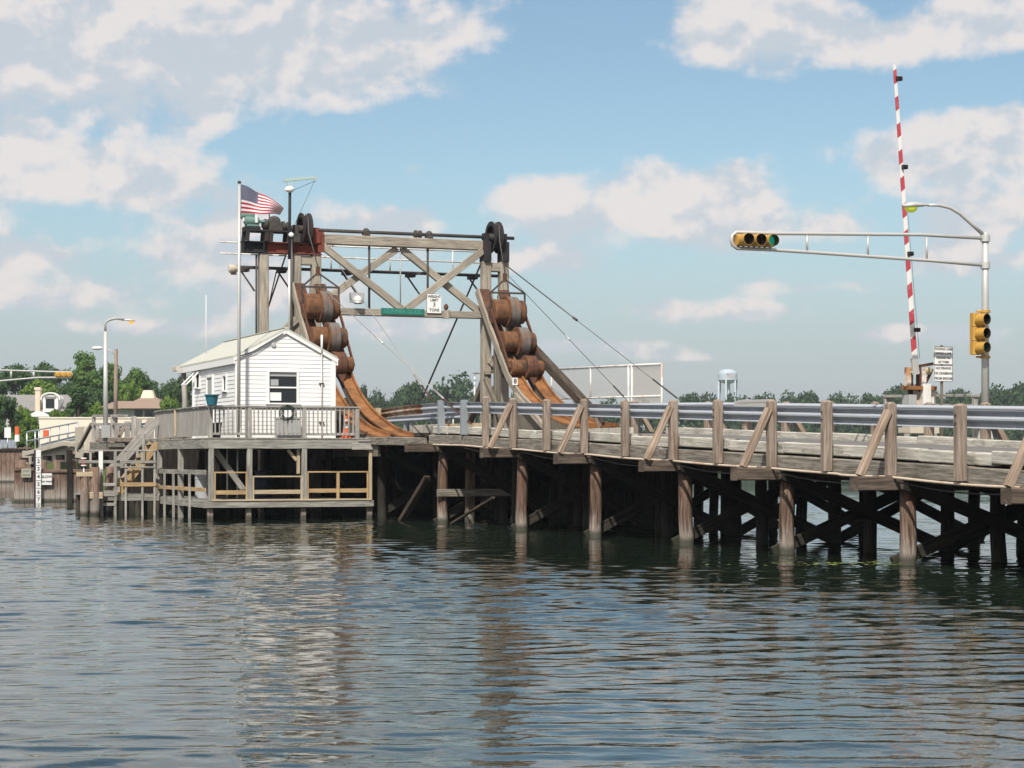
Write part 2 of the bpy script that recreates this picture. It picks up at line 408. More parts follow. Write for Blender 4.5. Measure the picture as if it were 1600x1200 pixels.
M['siding'] = plain('white_siding', (.80, .80, .80), .5, 0, .10, (.66, .66, .64), .4, 1.3)
def siding_mat():
    m, nt, b = newmat('white_clapboard'); g = nt.nodes.new('ShaderNodeNewGeometry')
    n = noise_n(nt, coords(nt, 'Object', (1, 1, .35)), 2.2, 6, .65); n2 = noise_n(nt, coords(nt, 'Object', (3, 3, .4)), 2.0, 4, .6)
    col = mixc(nt, g.outputs['Random Per Island'], (.80, .80, .79), (.735, .735, .725)); col = mixc(nt, mth(nt, 'MULTIPLY', sstep(nt, n, .5, .75), .35), col, (.60, .59, .54)); col = mixc(nt, mth(nt, 'MULTIPLY', sstep(nt, n2, .6, .75), .22), col, (.5, .49, .45))
    setc(nt, b.inputs['Base Color'], col); b.inputs['Roughness'].default_value = .5; return m
M['siding'] = siding_mat()
M['trim'] = plain('white_trim', (.78, .78, .77), .5, 0, .12, (.62, .62, .58), .4, 3)
M['glass'] = plain('dark_glass', (.012, .014, .016), .12, 0, .1, None, .6)
M['palepane'] = plain('curtained_pane', (.34, .37, .37), .25, 0, .2, None, .6)
M['screen'] = plain('grey_screen_door', (.36, .36, .33), .6, 0, .2)
M['yellow'] = plain('signal_yellow', (.47, .265, .045), .55, 0, .6, (.28, .17, .06), .4, 6)
M['black'] = plain('black_paint', (.015, .015, .016), .5, 0, .1)
M['lensoff'] = plain('dark_lens', (.02, .012, .012), .25, 0, .1)
M['lensgreen'] = plain('green_lens', (.01, .20, .13), .2, 0, .1, None, .6, 1.5, ((.02, .5, .32), .25))
M['red'] = plain('red_paint', (.52, .035, .05), .5, 0, .2, (.38, .03, .04))
M['orange'] = plain('orange_plastic', (.62, .11, .03), .5, 0, .1)
M['teal'] = plain('green_motor_paint', (.12, .22, .19), .55, .0, .6, (.07, .13, .11), .4, 6)
M['palegreen'] = plain('pale_green_bar', (.42, .52, .46), .5, .2, .2)
M['signwhite'] = plain('sign_white', (.74, .74, .72), .5, 0, .1)
M['ink'] = plain('sign_ink', (.03, .03, .035), .6, 0, .0)
M['banner'] = plain('green_banner', (.012, .15, .115), .6, 0, .25)
M['bannerink'] = plain('banner_letters', (.05, .25, .20), .6, 0, 0)
M['tealbucket'] = plain('teal_plastic', (.02, .13, .17), .45, 0, .15)
M['concrete'] = plain('cream_concrete', (.52, .47, .38), .85, 0, .4, (.40, .35, .28), .2, 1.2)
M['creamwall'] = plain('cream_wall_paint', (.70, .64, .53), .8, 0, .2, (.6, .55, .46), .2, .5)
M['lampglassorange'] = plain('amber_lamp_glass', (.7, .25, .04), .3, 0, .1, None, .5, 1, ((1, .33, .06), 1.1))
M['lampglassgreen'] = plain('yellow_green_lamp_glass', (.45, .52, .05), .2, 0, .1, None, .6, 1, ((.55, .65, .05), .25))
M['roofgrey'] = plain('grey_house_roof', (.23, .225, .22), .85, 0, .3, (.17, .165, .16), .2, .8)
M['roofbrown'] = plain('brown_house_roof', (.27, .20, .155), .85, 0, .3, (.22, .16, .12), .2, .7)
M['housewall'] = plain('house_wall', (.44, .45, .46), .7, 0, .2)
M['cupola'] = plain('cream_cupola', (.66, .55, .44), .7, 0, .2)
M['tank'] = plain('tank_blue_white', (.40, .47, .53), .6, 0, .2, (.34, .40, .45), .4, .05)
M['asphalt'] = plain('worn_asphalt', (.15, .145, .138), .9, 0, .5, (.22, .21, .195), .2, .6)
M['lineyellow'] = plain('yellow_road_line', (.48, .33, .06), .8, 0, .5, (.2, .17, .1), .2, 3)
M['fenceboard'] = plain('blue_grey_boards', (.27, .31, .36), .7, 0, .3)
M['hose'] = plain('dark_hose', (.03, .04, .032), .6)
M['conduit'] = plain('pale_conduit', (.55, .46, .36), .6, 0, .6, (.35, .13, .05), .3, 1.2)
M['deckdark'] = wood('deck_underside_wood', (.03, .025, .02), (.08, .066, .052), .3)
def roof_mat():
    m, nt, b = newmat('pale_shingles')
    v = coords(nt, 'UV'); br = nt.nodes.new('ShaderNodeTexBrick'); nt.links.new(v, br.inputs[0])
    br.inputs['Scale'].default_value = 5; br.inputs['Mortar Size'].default_value = .012; br.inputs['Color1'].default_value = (.50, .51, .455, 1)
    br.inputs['Color2'].default_value = (.43, .435, .385, 1); br.inputs['Mortar'].default_value = (.36, .355, .31, 1)
    n = noise_n(nt, v, 1.7, 5, .6)
    col = mixc(nt, mth(nt, 'MULTIPLY', sstep(nt, n, .45, .7), .45), br.outputs[0], (.45, .44, .35))
    setc(nt, b.inputs['Base Color'], col); b.inputs['Roughness'].default_value = .9; bump(nt, b, br.outputs[1], -.3, .01); return m
M['shingle'] = roof_mat()
def flag_mat(fade=0.0):
    m, nt, b = newmat('flag_cloth' if not fade else 'hazy_painted_flag')
    tc = nt.nodes.new('ShaderNodeTexCoord'); s = nt.nodes.new('ShaderNodeSeparateXYZ'); nt.links.new(tc.outputs['UV'], s.inputs[0])
    u, v = s.outputs[0], s.outputs[1]
    st = mth(nt, 'GREATER_THAN', mth(nt, 'FRACT', mth(nt, 'MULTIPLY', mth(nt, 'SUBTRACT', 1.0, v), 6.5)), .5)
    col = mixc(nt, st, (.40, .02, .045), (.74, .73, .73))
    can = mth(nt, 'MULTIPLY', mth(nt, 'LESS_THAN', u, .42), mth(nt, 'GREATER_THAN', v, 1-7/13))
    def cell(x, k, o): return mth(nt, 'ABSOLUTE', mth(nt, 'SUBTRACT', mth(nt, 'FRACT', mth(nt, 'ADD', mth(nt, 'MULTIPLY', x, k), o)), .5))
    def dots(o):
        a = mth(nt, 'POWER', cell(u, 6/.42, o), 2); c = mth(nt, 'POWER', cell(v, 5*13/7, o), 2)
        return mth(nt, 'LESS_THAN', mth(nt, 'ADD', a, c), .035)
    star = mth(nt, 'MAXIMUM', dots(0), dots(.5))
    col = mixc(nt, can, col, mixc(nt, star, (.012, .02, .085), (.6, .6, .64)))
    if fade: col = mixc(nt, fade, col, (.40, .47, .53))  # distance haze painted into the flag's colours
    setc(nt, b.inputs['Base Color'], col); b.inputs['Roughness'].default_value = .8
    tr = nt.nodes.new('ShaderNodeBsdfTranslucent'); nt.links.new(col, tr.inputs[0])
    mx = nt.nodes.new('ShaderNodeMixShader'); mx.inputs[0].default_value = .12
    nt.links.new(b.outputs[0], mx.inputs[1]); nt.links.new(tr.outputs[0], mx.inputs[2])
    nt.links.new(mx.outputs[0], nt.nodes['Material Output'].inputs[0]); return m
M['flag'] = flag_mat()
def leaf_mat(name, dark, mid, light):
    m, nt, b = newmat(name)
    g = nt.nodes.new('ShaderNodeNewGeometry'); rp = g.outputs['Random Per Island']
    v = coords(nt, 'Object'); n = noise_n(nt, v, .45, 3, .6)
    col = mixc(nt, rp, dark, mid); col = mixc(nt, mth(nt, 'MULTIPLY', sstep(nt, n, .45, .68), .75), col, light)
    setc(nt, b.inputs['Base Color'], col); b.inputs['Roughness'].default_value = .7; b.inputs['Specular IOR Level'].default_value = .2
    tr = nt.nodes.new('ShaderNodeBsdfTranslucent'); nt.links.new(col, tr.inputs[0])
    mx = nt.nodes.new('ShaderNodeMixShader'); mx.inputs[0].default_value = .22
    nt.links.new(b.outputs[0], mx.inputs[1]); nt.links.new(tr.outputs[0], mx.inputs[2])
    nt.links.new(mx.outputs[0], nt.nodes['Material Output'].inputs[0]); return m
M['leafmid'] = leaf_mat('mid_green_leaves', (.045, .095, .026), (.085, .165, .036), (.12, .21, .045))
M['leafdark'] = leaf_mat('dark_green_leaves', (.032, .07, .028), (.058, .115, .036), (.085, .15, .042))
M['leaflight'] = leaf_mat('yellow_green_leaves', (.075, .14, .022), (.125, .215, .034), (.17, .26, .05))
M['leaffar'] = leaf_mat('far_green_leaves', (.024, .055, .022), (.045, .088, .03), (.062, .112, .036))
M['bark'] = wood('bark', (.05, .04, .03), (.11, .09, .07), .5)
def water_mat():
    m, nt, b = newmat('river_water')
    pos, _ = pos_z(nt)
    mp = nt.nodes.new('ShaderNodeMapping'); mp.inputs['Scale'].default_value = (1, 1.6, 1); mp.inputs['Rotation'].default_value = (0, 0, R(-12)); nt.links.new(pos, mp.inputs[0])
    n1 = noise_n(nt, mp.outputs[0], 2.6, 4, .55, .3); n2 = noise_n(nt, mp.outputs[0], .8, 3, .5)
    big = noise_n(nt, pos, .05, 3, .5)
    h = mth(nt, 'ADD', mth(nt, 'MULTIPLY', n1, .35), mth(nt, 'MULTIPLY', n2, .65))
    h = mth(nt, 'MULTIPLY', h, mth(nt, 'ADD', mth(nt, 'MULTIPLY', sstep(nt, big, .35, .65), .7), .45))
    setc(nt, b.inputs['Base Color'], (.011, .019, .012)); b.inputs['Roughness'].default_value = .03
    b.inputs['IOR'].default_value = 1.33; b.inputs['Specular IOR Level'].default_value = .5
    bump(nt, b, h, 1.0, WATER_BUMP); return m
WATER_BUMP = .018
M['water'] = water_mat()
def ground_mat():
    m, nt, b = newmat('grassy_ground'); pos, _ = pos_z(nt)
    n = noise_n(nt, pos, .12, 6, .6); n2 = noise_n(nt, pos, 1.4, 4, .6)
    col = mixc(nt, sstep(nt, n, .4, .62), (.05, .085, .02), (.10, .14, .035)); col = mixc(nt, mth(nt, 'MULTIPLY', sstep(nt, n2, .5, .7), .5), col, (.13, .11, .06))
    setc(nt, b.inputs['Base Color'], col); b.inputs['Roughness'].default_value = .95; return m
M['ground'] = ground_mat()
def mesh_mat():
    """chain-link: a diagonal wire grid in UV metres, open between the wires"""
    m, nt, b = newmat('chain_link')
    tc = nt.nodes.new('ShaderNodeTexCoord'); s = nt.nodes.new('ShaderNodeSeparateXYZ'); nt.links.new(tc.outputs['UV'], s.inputs[0])
    def wires(e): return mth(nt, 'LESS_THAN', mth(nt, 'ABSOLUTE', mth(nt, 'SUBTRACT', mth(nt, 'FRACT', mth(nt, 'MULTIPLY', e, 12)), .5)), .12)
    w = mth(nt, 'MAXIMUM', wires(mth(nt, 'ADD', s.outputs[0], s.outputs[1])), wires(mth(nt, 'SUBTRACT', s.outputs[0], s.outputs[1])))
    setc(nt, b.inputs['Base Color'], (.60, .565, .52)); b.inputs['Roughness'].default_value = .6
    nt.links.new(w, b.inputs['Alpha']); return m
M['chain'] = mesh_mat()
# ================================================================== WATER, GROUND
def build_water():
    rg = np.random.default_rng(5)
    # rings and spokes of one sheet round the viewer: fine where the river is near, coarse far off
    r = [2.5]
    while r[-1] < 9: r.append(r[-1]+.25)
    while r[-1] < 82: r.append(r[-1]+min(.11, max(.035, r[-1]**2/(1.9*2048)*.62)))
    while r[-1] < 190: r.append(r[-1]+.11+(r[-1]-82)*.006)
    while r[-1] < 9000: r.append(r[-1]*1.12)
    r = np.array(r)
    fine = np.linspace(-R(17), R(17), 900)
    coarse = np.linspace(R(17), 2*math.pi-R(17), 60)[1:-1]
    th = np.concatenate([fine, coarse])
    RR, TH = np.meshgrid(r, th, indexing='ij')
    X = RR*np.sin(TH); Y = RR*np.cos(TH)
    H = np.zeros_like(X)
    sp = np.gradient(r)[:, None]*np.ones_like(X)
    # patches of ruffled and smooth water
    patch = np.zeros_like(X)
    for i in range(7):
        k = 2*math.pi/rg.uniform(7, 26); a = rg.uniform(0, 2*math.pi); patch += np.sin(k*(X*math.cos(a)*.7+Y*math.sin(a))+rg.uniform(0, 6.28))
    patch = .72+.28*np.tanh(patch*.6)
    # sparse, narrow-crested wavelets with flat water between, each in its own drifting patches
    for i in range(22):
        lam = rg.uniform(.5, 1.4); k = 2*math.pi/lam; a = R(90)+R(7)+rg.normal(0, R(21)); amp = WAVE_SLOPE*8.0/k*rg.uniform(.6, 1.3)
        ph = k*(X*math.cos(a)+Y*math.sin(a))+rg.uniform(0, 6.28)+1.1*np.sin(X*rg.uniform(.4, 1.1)+Y*rg.uniform(.1, .5)+rg.uniform(0, 6.28))
        env = np.clip(.15+np.sin(X*rg.uniform(.25, .8)+rg.uniform(0, 6.28)+.7*np.sin(Y*.4+rg.uniform(0, 6)))*np.sin(Y*rg.uniform(.2, .55)+X*rg.uniform(-.2, .2)+rg.uniform(0, 6.28)), 0, 1)
        fade = np.clip((lam*.5/sp-1.4)/2.0, 0, 1)
        H += amp*fade*env*(np.exp(-(1-np.cos(ph))*2.4)-.2)
    for i in range(44):
        lam = .27*(1.0/.27)**rg.random(); k = 2*math.pi/lam; a = R(90)+R(8)+rg.normal(0, R(40)); amp = WAVE_SLOPE*1.0/k*rg.uniform(.5, 1.3)
        ph = k*(X*math.cos(a)+Y*math.sin(a))+rg.uniform(0, 6.28)+.6*np.sin(.7*X*rg.uniform(.5, 1.5)+.5*Y+rg.uniform(0, 6.28))
        H += amp*np.clip((lam/sp-1.9)/2.0, 0, 1)*(np.sin(ph)+.28*np.cos(2*ph))
    H *= patch*np.clip((230-RR)/80, 0, 1)
    nr, ntn = X.shape
    co = np.stack([X, Y, H], -1).reshape(-1, 3).astype(np.float32)
    i = np.arange(nr-1)[:, None]; j = np.arange(ntn)[None, :]; j2 = (j+1) % ntn
    q = np.stack([i*ntn+j, i*ntn+j2, (i+1)*ntn+j2, (i+1)*ntn+j], -1)[..., ::-1].reshape(-1, 4).astype(np.int32)
    me = bpy.data.meshes.new('water'); me.vertices.add(len(co)); me.vertices.foreach_set('co', co.ravel())
    me.loops.add(q.size); me.loops.foreach_set('vertex_index', q.ravel())
    me.polygons.add(len(q)); me.polygons.foreach_set('loop_start', np.arange(0, q.size, 4, dtype=np.int32)); me.polygons.foreach_set('loop_total', np.full(len(q), 4, np.int32))
    me.polygons.foreach_set('use_smooth', np.ones(len(q), bool)); me.update(calc_edges=True); me.validate()
    # the middle, under the viewer
    setting('water', me, M['water'])
WAVE_SLOPE = .0105
build_water()
def build_ground():
    mb = MB()
    # shoreline: the near town bank on one hand, the far bank behind the river
    shore = [(-2500, 171), (-120, 171), (-44, 174), (-33, 168), (-26, 168), (-14, 185), (-2, 300), (-6, 470), (-40, 505), (60, 520), (150, 548), (420, 560), (2500, 560)]
    tops = [2.7, 2.7, 2.6, 2.5, 2.4, 2.2, 1.6, 1.4, 1.3, 1.2, 1.2, 1.2, 1.2]
    far = [(x*4 if abs(x) > 200 else x*5, 7000) for x, y in shore]
    for k in range(len(shore)-1):
        a, b = shore[k], shore[k+1]; ta, tb = tops[k], tops[k+1]
        A = [Vector((a[0], a[1], -.6)), Vector((a[0], a[1]+2.0, ta)), Vector((a[0]+(far[k][0]-a[0])*.04, a[1]+(7000-a[1])*.04, ta+.6)), Vector((far[k][0], 7000, 6))]
        B = [Vector((b[0], b[1], -.6)), Vector((b[0], b[1]+2.0, tb)), Vector((b[0]+(far[k+1][0]-b[0])*.04, b[1]+(7000-b[1])*.04, tb+.6)), Vector((far[k+1][0], 7000, 6))]
        for q in range(3): mb.face([A[q], B[q], B[q+1], A[q+1]], smooth=True)
    setting('ground', mb.mesh('ground'), M['ground'])
build_ground()
# ================================================================== TRESTLE BRIDGE
BENTS = [-15.9, -11.4, -6.9, -2.4, 2.2, 6.7, 11.3, 16.2, 21.1, 27.4, 33.4, 38.2]
PILE_N = [.25, 2.15, 4.05, 5.95, 7.8]
T_END = 43.6
def build_bridge():
    br = thing('trestle_bridge', 'long low timber trestle bridge on dark piles sloping up to the lift tower', 'bridge', (4, 2, 0))
    ts = [-20+2*k for k in range(33)]; ts[-1] = T_END
    # deck body with its dark underside
    mb = MB()
    path = [(0, t, road_z(t)-.004) for t in ts]
    mb.sweep([(4.05, t, road_z(t)) for t in ts if t <= 28], [(-3.75, -.13), (6.0, -.13), (6.0, -.004), (-3.75, -.004)], Vector((1, 0, 0)))
    mb.sweep([(4.05, t, road_z(t)) for t in ts if t >= 28], [(-2.6, -.13), (2.75, -.13), (2.75, -.004), (-2.6, -.004)], Vector((1, 0, 0)))
    mb.bar((-.25, 28.02, 2.36), (1.44, T_END, 2.47)); mb.bar((6.81, 28.02, 2.36), (10.0, T_END, 2.47))
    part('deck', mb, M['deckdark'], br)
    for n in (.75, 1.75, 2.75, 3.75, 4.75, 5.75, 6.75, 7.5, 9.6):
        mb = MB()
        for a, b in zip(ts, ts[1:]):
            if a >= 28 and (n < 1.5 or n > 6.7): continue
            mb.beam((n, a, road_z(a)-.225), (n, b-.01, road_z(b)-.225), .15, .17)
        part('stringer', mb, M['creo'], br)
    # outer beam and curb, in lengths of uneven wear
    def lengths(name, n0, w, ztop, h, m, t0, t1, ln, jit):
        t = t0; mb = MB()
        while t < t1:
            l = ln*rnd.uniform(.8, 1.2); e = min(t+l, t1)
            dz = rnd.uniform(-jit, jit); dn = rnd.uniform(-jit, jit)
            mb.beam((n0+w/2+dn, t+.012, road_z(t)+ztop-h/2+dz), (n0+w/2+dn, e-.012, road_z(e)+ztop-h/2+dz+rnd.uniform(-.01, .01)), w, h, ch=.02); t = e
        part(name, mb, m, br)
    lengths('edge_beam', .0, .26, -.06, .29, M['stringer'], -20, 28, 4.2, .012)
    lengths('edge_beam', -.30, .24, -.14, .26, M['stringer'], 28, 44, 3.2, .012)
    lengths('curb', .10, .30, .20, .22, M['curb'], -20, 27.9, 2.6, .03)
    lengths('curb', 7.7, .30, .20, .22, M['curb'], -20, 27.9, 2.6, .03)
    lengths('edge_beam', 10.1, .2, -.02, .26, M['stringer'], -20, 44, 4.2, .012)
    # service pipe slung along the edge
    mb = MB(); pts = []
    for k in range(0, 300):
        t = -20+k*.215
        if t > 36.5: break
        sag = -.035*abs(math.sin(math.pi*(t-2.2)/4.5))
        pts.append((-.14+.02*math.sin(t*1.7), t, road_z(t)-.325+sag*(.4+.6*(1 if t < 4 else .2))))
    mb.tube(pts, .026, 6); part('service_pipe', mb, M['conduit'], br)
    mb = MB()
    pts = [(-.06, -20+.25*k, road_z(-20+.25*k)-.40-.11*abs(math.sin(math.pi*(-20+.25*k-2.2)/4.5))) for k in range(180)]
    mb.tube(pts, .014, 5); part('cable', mb, M['black'], br)
    # bents
    for bi, t in enumerate(BENTS):
        zc = road_z(t)-.31
        mb = MB(); mb.beam((-.88+rnd.uniform(-.08, .08), t, zc-.13), (10.3, t, zc-.13), .30, .26, ch=.02); part('pile_cap', mb, M['creo'] if t > 30 else M['stringer2'], br)
        for n in PILE_N + ([9.7] if bi % 2 == 0 else []):
            mb = MB(); o = n == PILE_N[0]
            r0 = rnd.uniform(.145, .165) if o else rnd.uniform(.13, .16)
            dn, dt = rnd.uniform(-.06, .06), rnd.uniform(-.05, .05)
            pts = [(n+dn*q+rnd.uniform(-.02, .02), t+dt*q+rnd.uniform(-.02, .02), -1.6+(zc-.26+1.6)*(1-q)) for q in (0, .15, .3, .45, .6, .75, .9, 1)]
            mb.tube(pts, [r0*(.92+.02*k+rnd.uniform(-.015, .015)) for k in range(8)], 12)
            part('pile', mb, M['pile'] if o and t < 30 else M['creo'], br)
        for s, (a, b) in ((-1, (.05, 4.0)), (1, (4.0, .05)), (-1, (4.15, 7.9)), (1, (7.9, 4.15))):
            mb = MB(); q = t+s*.215
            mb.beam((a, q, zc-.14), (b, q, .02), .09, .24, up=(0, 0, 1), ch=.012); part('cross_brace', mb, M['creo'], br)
    # a few loose raking timbers low down by the dock
    for (p, q, w) in (((.05, 28.3, 1.35), (.0, 30.6, .02), .2), ((-.05, 38.0, 1.5), (.1, 35.6, .75), .2), ((.3, 23.4, .85), (.2, 26.6, .03), .08)):
        mb = MB(); mb.beam(p, q, w, w*.8); part('raking_brace', mb, M['creo2'], br)
    mb = MB(); mb.beam((-.02, 27.2, .92), (2.3, 27.2, .92), .1, .22); part('waling', mb, M['stringer'], br)
    mb = MB(); mb.beam((1.05, 27.4, -1), (1.1, 27.4, 2.1), .24, .24); part('fender_post', mb, M['pile'], br)
    for n0, n1, t0, t1, z0, z1, m in ((1.46, 1.75, 28.1, 31.4, .0, .30, 'oldpine'), (1.46, 1.8, 32.0, 34.2, .0, .26, 'curb'), (.2, .5, 27.95, 28.4, -.25, .22, 'stringer'), (6.4, 6.7, 28, 43, 0, .2, 'curb')):
        mb = MB(); mb.bar((n0, t0, road_z(t0)+z0), (n1, t1, road_z(t0)+z1), ch=.015); part('kerb_block', mb, M[m], br)
    # walkway boards beyond the far curb
    mb = MB()
    for a, b in zip(ts, ts[1:]):
        mb.beam((9.2, a+.01, road_z(a)+.03), (9.2, b-.01, road_z(b)+.03), 1.9, .06)
    part('footway', mb, M['dockgrey'], br)
    # added dark boards give the deep shade below the deck and behind the dock
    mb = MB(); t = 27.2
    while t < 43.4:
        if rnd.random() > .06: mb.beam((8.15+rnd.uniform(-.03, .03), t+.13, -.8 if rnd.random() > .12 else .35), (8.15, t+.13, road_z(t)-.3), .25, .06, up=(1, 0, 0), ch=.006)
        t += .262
    part('shade_backing', mb, M['creo'], br)
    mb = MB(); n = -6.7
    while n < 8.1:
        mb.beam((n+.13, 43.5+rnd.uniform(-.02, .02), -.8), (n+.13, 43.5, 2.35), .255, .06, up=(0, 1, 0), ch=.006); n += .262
    part('shade_backing', mb, M['creo'], br)
    for t in (18.6, 24.0, 30.4, 36):
        for k, n in enumerate((1.2, 3.1, 5.0, 6.9)):
            mb = MB(); mb.tube([(n, t, -1.2), (n+.05, t, road_z(t)-.3)], .15, 8); part('pile', mb, M['creo'], br)
    # road surface and the yellow lines on it
    mb = MB(); mb.sweep([(4.05, t, road_z(t)) for t in ts if t <= 28], [(-3.6, -.001), (3.6, -.001), (3.6, .012), (-3.6, .012)], Vector((1, 0, 0)))
    mb.sweep([(4.05, t, road_z(t)) for t in ts if t >= 28], [(-2.55, -.001), (2.7, -.001), (2.7, .012), (-2.55, .012)], Vector((1, 0, 0)))
    o = setting('road', mb.mesh('road'), M['asphalt']); o.matrix_world = Matrix.Translation(WB(0, 0, 0)) @ Matrix.Rotation(PHI, 4, 'Z')
    for n in (3.9, 4.2):
        mb = MB(); mb.sweep([(n, t, road_z(t)+.012) for t in ts[:24]], [(-.075, .001), (.075, .001), (.075, .005), (-.075, .005)], Vector((1, 0, 0)))
        o = setting('road_line', mb.mesh('road_line'), M['lineyellow']); o.matrix_world = Matrix.Translation(WB(0, 0, 0)) @ Matrix.Rotation(PHI, 4, 'Z')
M['stringer2'] = wood('cap_timber', (.05, .038, .03), (.15, .115, .09), .5, blot=((.03, .024, .02), .6))
M['creo2'] = wood('dark_raking_timber', (.03, .024, .018), (.10, .078, .06), .5)
build_bridge()
# ------------------------------------------------------------------ guardrails
WPROF0 = [(.04, -.155), (.04, -.145), (.08, -.11), (.08, -.075), (0, -.012), (0, .018), (.08, .075), (.08, .10), (0, .147), (0, .155)]
def wprof(s=1): return [(a*s, b) for a, b in WPROF0]+[((a-.012)*s, b) for a, b in WPROF0[::-1]]
def sides(path):
    out = []
    for k in range(len(path)):
        d = Vector(path[min(k+1, len(path)-1)])-Vector(path[max(k-1, 0)]); d.z = 0; d.normalize(); out.append(Vector((d.y, -d.x, 0)))
    return out
M['galvsplice'] = plain('dull_galvanised_lap', (.44, .47, .50), .5, .4, .5, (.28, .26, .23), .5, 7)
def build_guardrails():
    gr = thing('guardrail', 'steel W-beam guardrail on brown timber posts along the river-facing near edge of the bridge', 'guardrail', (0, 2, road_z(2)))
    cn = lambda t: .06 if t < 24 else .06+1.35*((t-24)/13.5)**1.6
    ts = [-20+1.0*k for k in range(58)]
    rail_top = .90
    def seg(a, b, m, name='rail_beam', label=None):
        q = [t for t in ts if a-1e-6 <= t <= b+1e-6]
        path = [(cn(t), t, road_z(t)+rail_top-.155-(.0 if t < 27 else .010*(t-27))) for t in q]
        mb = MB(); mb.sweep(path, wprof(1), sides(path)); part(name, mb, m, gr, label)
    k = -20
    while k < 24: seg(k, k+4, M['galvrail']); k += 4
    for t in (-17.4, -13.6, -9.8, -5.7, -1.1, 3.3, 7.8, 12.4, 17.3, 21.9):
        path = [(cn(t+q), t+q, road_z(t+q)+rail_top-.155) for q in (-.17, 0, .17)]
        mb = MB(); mb.sweep(path, [(a-.007, b*1.01) for a, b in wprof(1)], sides(path)); part('splice', mb, M['galvrail'], gr)
    seg(24, 30, M['galvrail']); seg(30, 37, M['galvrust'], label='rusty guardrail length curving in towards the tower')
    posts = [-9.1, -6.8, -4.6, -2.3, 0, 2.2, 4.48, 6.65, 9.0, 11.15, 13.7, 16.1, 18.5, 20.85, 22.9]
    braced = [-6.8, -2.3, 2.2, 6.65, 11.15, 16.1, 20.85]
    for t in posts:
        h = rnd.uniform(1.0, 1.06); z = road_z(t); w = rnd.uniform(.165, .19); tl = rnd.uniform(-.025, .025)
        mb = MB(); mb.beam((-.12, t, z-.30), (-.12+tl*.4, t+tl, z+h-.045), w, w*.95, up=(0, 1, 0), ch=.025)
        mb.beam((-.12+tl*.4, t+tl, z+h-.045), (-.12+tl*.4, t+tl, z+h), w, w*.95, up=(0, 1, 0), ch=.03, w1=w*.55, h1=w*.5)
        p = part('post', mb, M['brown'], gr)
        mb = MB()
        for zz in (.68, .82): mb.lathe((-.12, t, z+zz), (-1, 0, 0), [(.0, w/2+.02), (.022, w/2+.02), (.022, w/2-.01)], 8)
        part('bolt', mb, M['iron'], p)
    for t in braced:
        z = road_z(t)
        mb = MB(); mb.beam((-.78, t-.03, z-.30), (-.21, t-.05, z+.86), .13, .15, up=(0, 1, 0), ch=.018); part('knee_brace', mb, M['brownlight'], gr)
    for t in (25, 27.3):
        mb = MB(); z = road_z(t); mb.beam((cn(t)-.06, t, z-.03), (cn(t)-.06, t, z+.96), .20, .14, up=(0, 1, 0), ch=.01); part('post', mb, M['galvblue'], gr, 'pale steel post')
    for t in (36.8,):
        mb = MB(); z = road_z(t); mb.beam((cn(t)-.1, t, z-.05), (cn(t)-.1, t, z+.86), .2, .2, up=(0, 1, 0)); part('post', mb, M['oldpine'], gr)
    # far side
    gf = thing('guardrail', 'steel W-beam guardrail along the far edge of the bridge, behind the near rail', 'guardrail', (7.9, 2, road_z(2)))
    cf = lambda t: 7.92 if t < 26 else 7.92-.9*((t-26)/13)**1.6
    k = -20
    while k < 36:
        q = [t for t in ts if k <= t <= k+4]; path = [(cf(t), t, road_z(t)+.97-.155) for t in q]
        mb = MB(); mb.sweep(path, wprof(-1), sides(path)); part('rail_beam', mb, M['galvrail'], gf); k += 4
    for i, t in enumerate([-6.8, -4.6, -2.3, 0, 2.3, 4.5, 6.7, 9.0, 11.2, 13.6, 16.1, 18.4, 20.8, 23.1, 25.6, 28, 30.5, 33]):
        z = road_z(t); h = rnd.uniform(1.0, 1.08); w = rnd.uniform(.18, .22)
        mb = MB(); mb.beam((cf(t)+.12, t, z-.05), (cf(t)+.12, t, z+h-.04), w, w, up=(0, 1, 0), ch=.025)
        mb.beam((cf(t)+.12, t, z+h-.04), (cf(t)+.12, t, z+h), w, w, up=(0, 1, 0), ch=.03, w1=w*.5, h1=w*.5); part('post', mb, M['brown'], gf)
        if i % 2 == 0:
            mb = MB(); mb.beam((cf(t)+.75, t, z+.0), (cf(t)+.2, t, z+.85), .14, .16, up=(0, 1, 0)); part('knee_brace', mb, M['brownlight'], gf)
    # odd grey sheet lying against the far rail
    mb = MB(); c = on_n(1178, 633, 7.72); mb.beam((c.x, c.y-1.1, c.z-.02), (c.x, c.y+1.1, c.z+.06), .10, .16); mb.beam((c.x, c.y+.9, c.z+.12), (c.x, c.y-1.0, c.z+.1), .12, .08)
    single('tarpaulin_roll', mb, M['alu'], 'pale grey rolled sheet draped on the top of the far guardrail', 'rolled sheet', (c.x, c.y, c.z-.1))
build_guardrails()
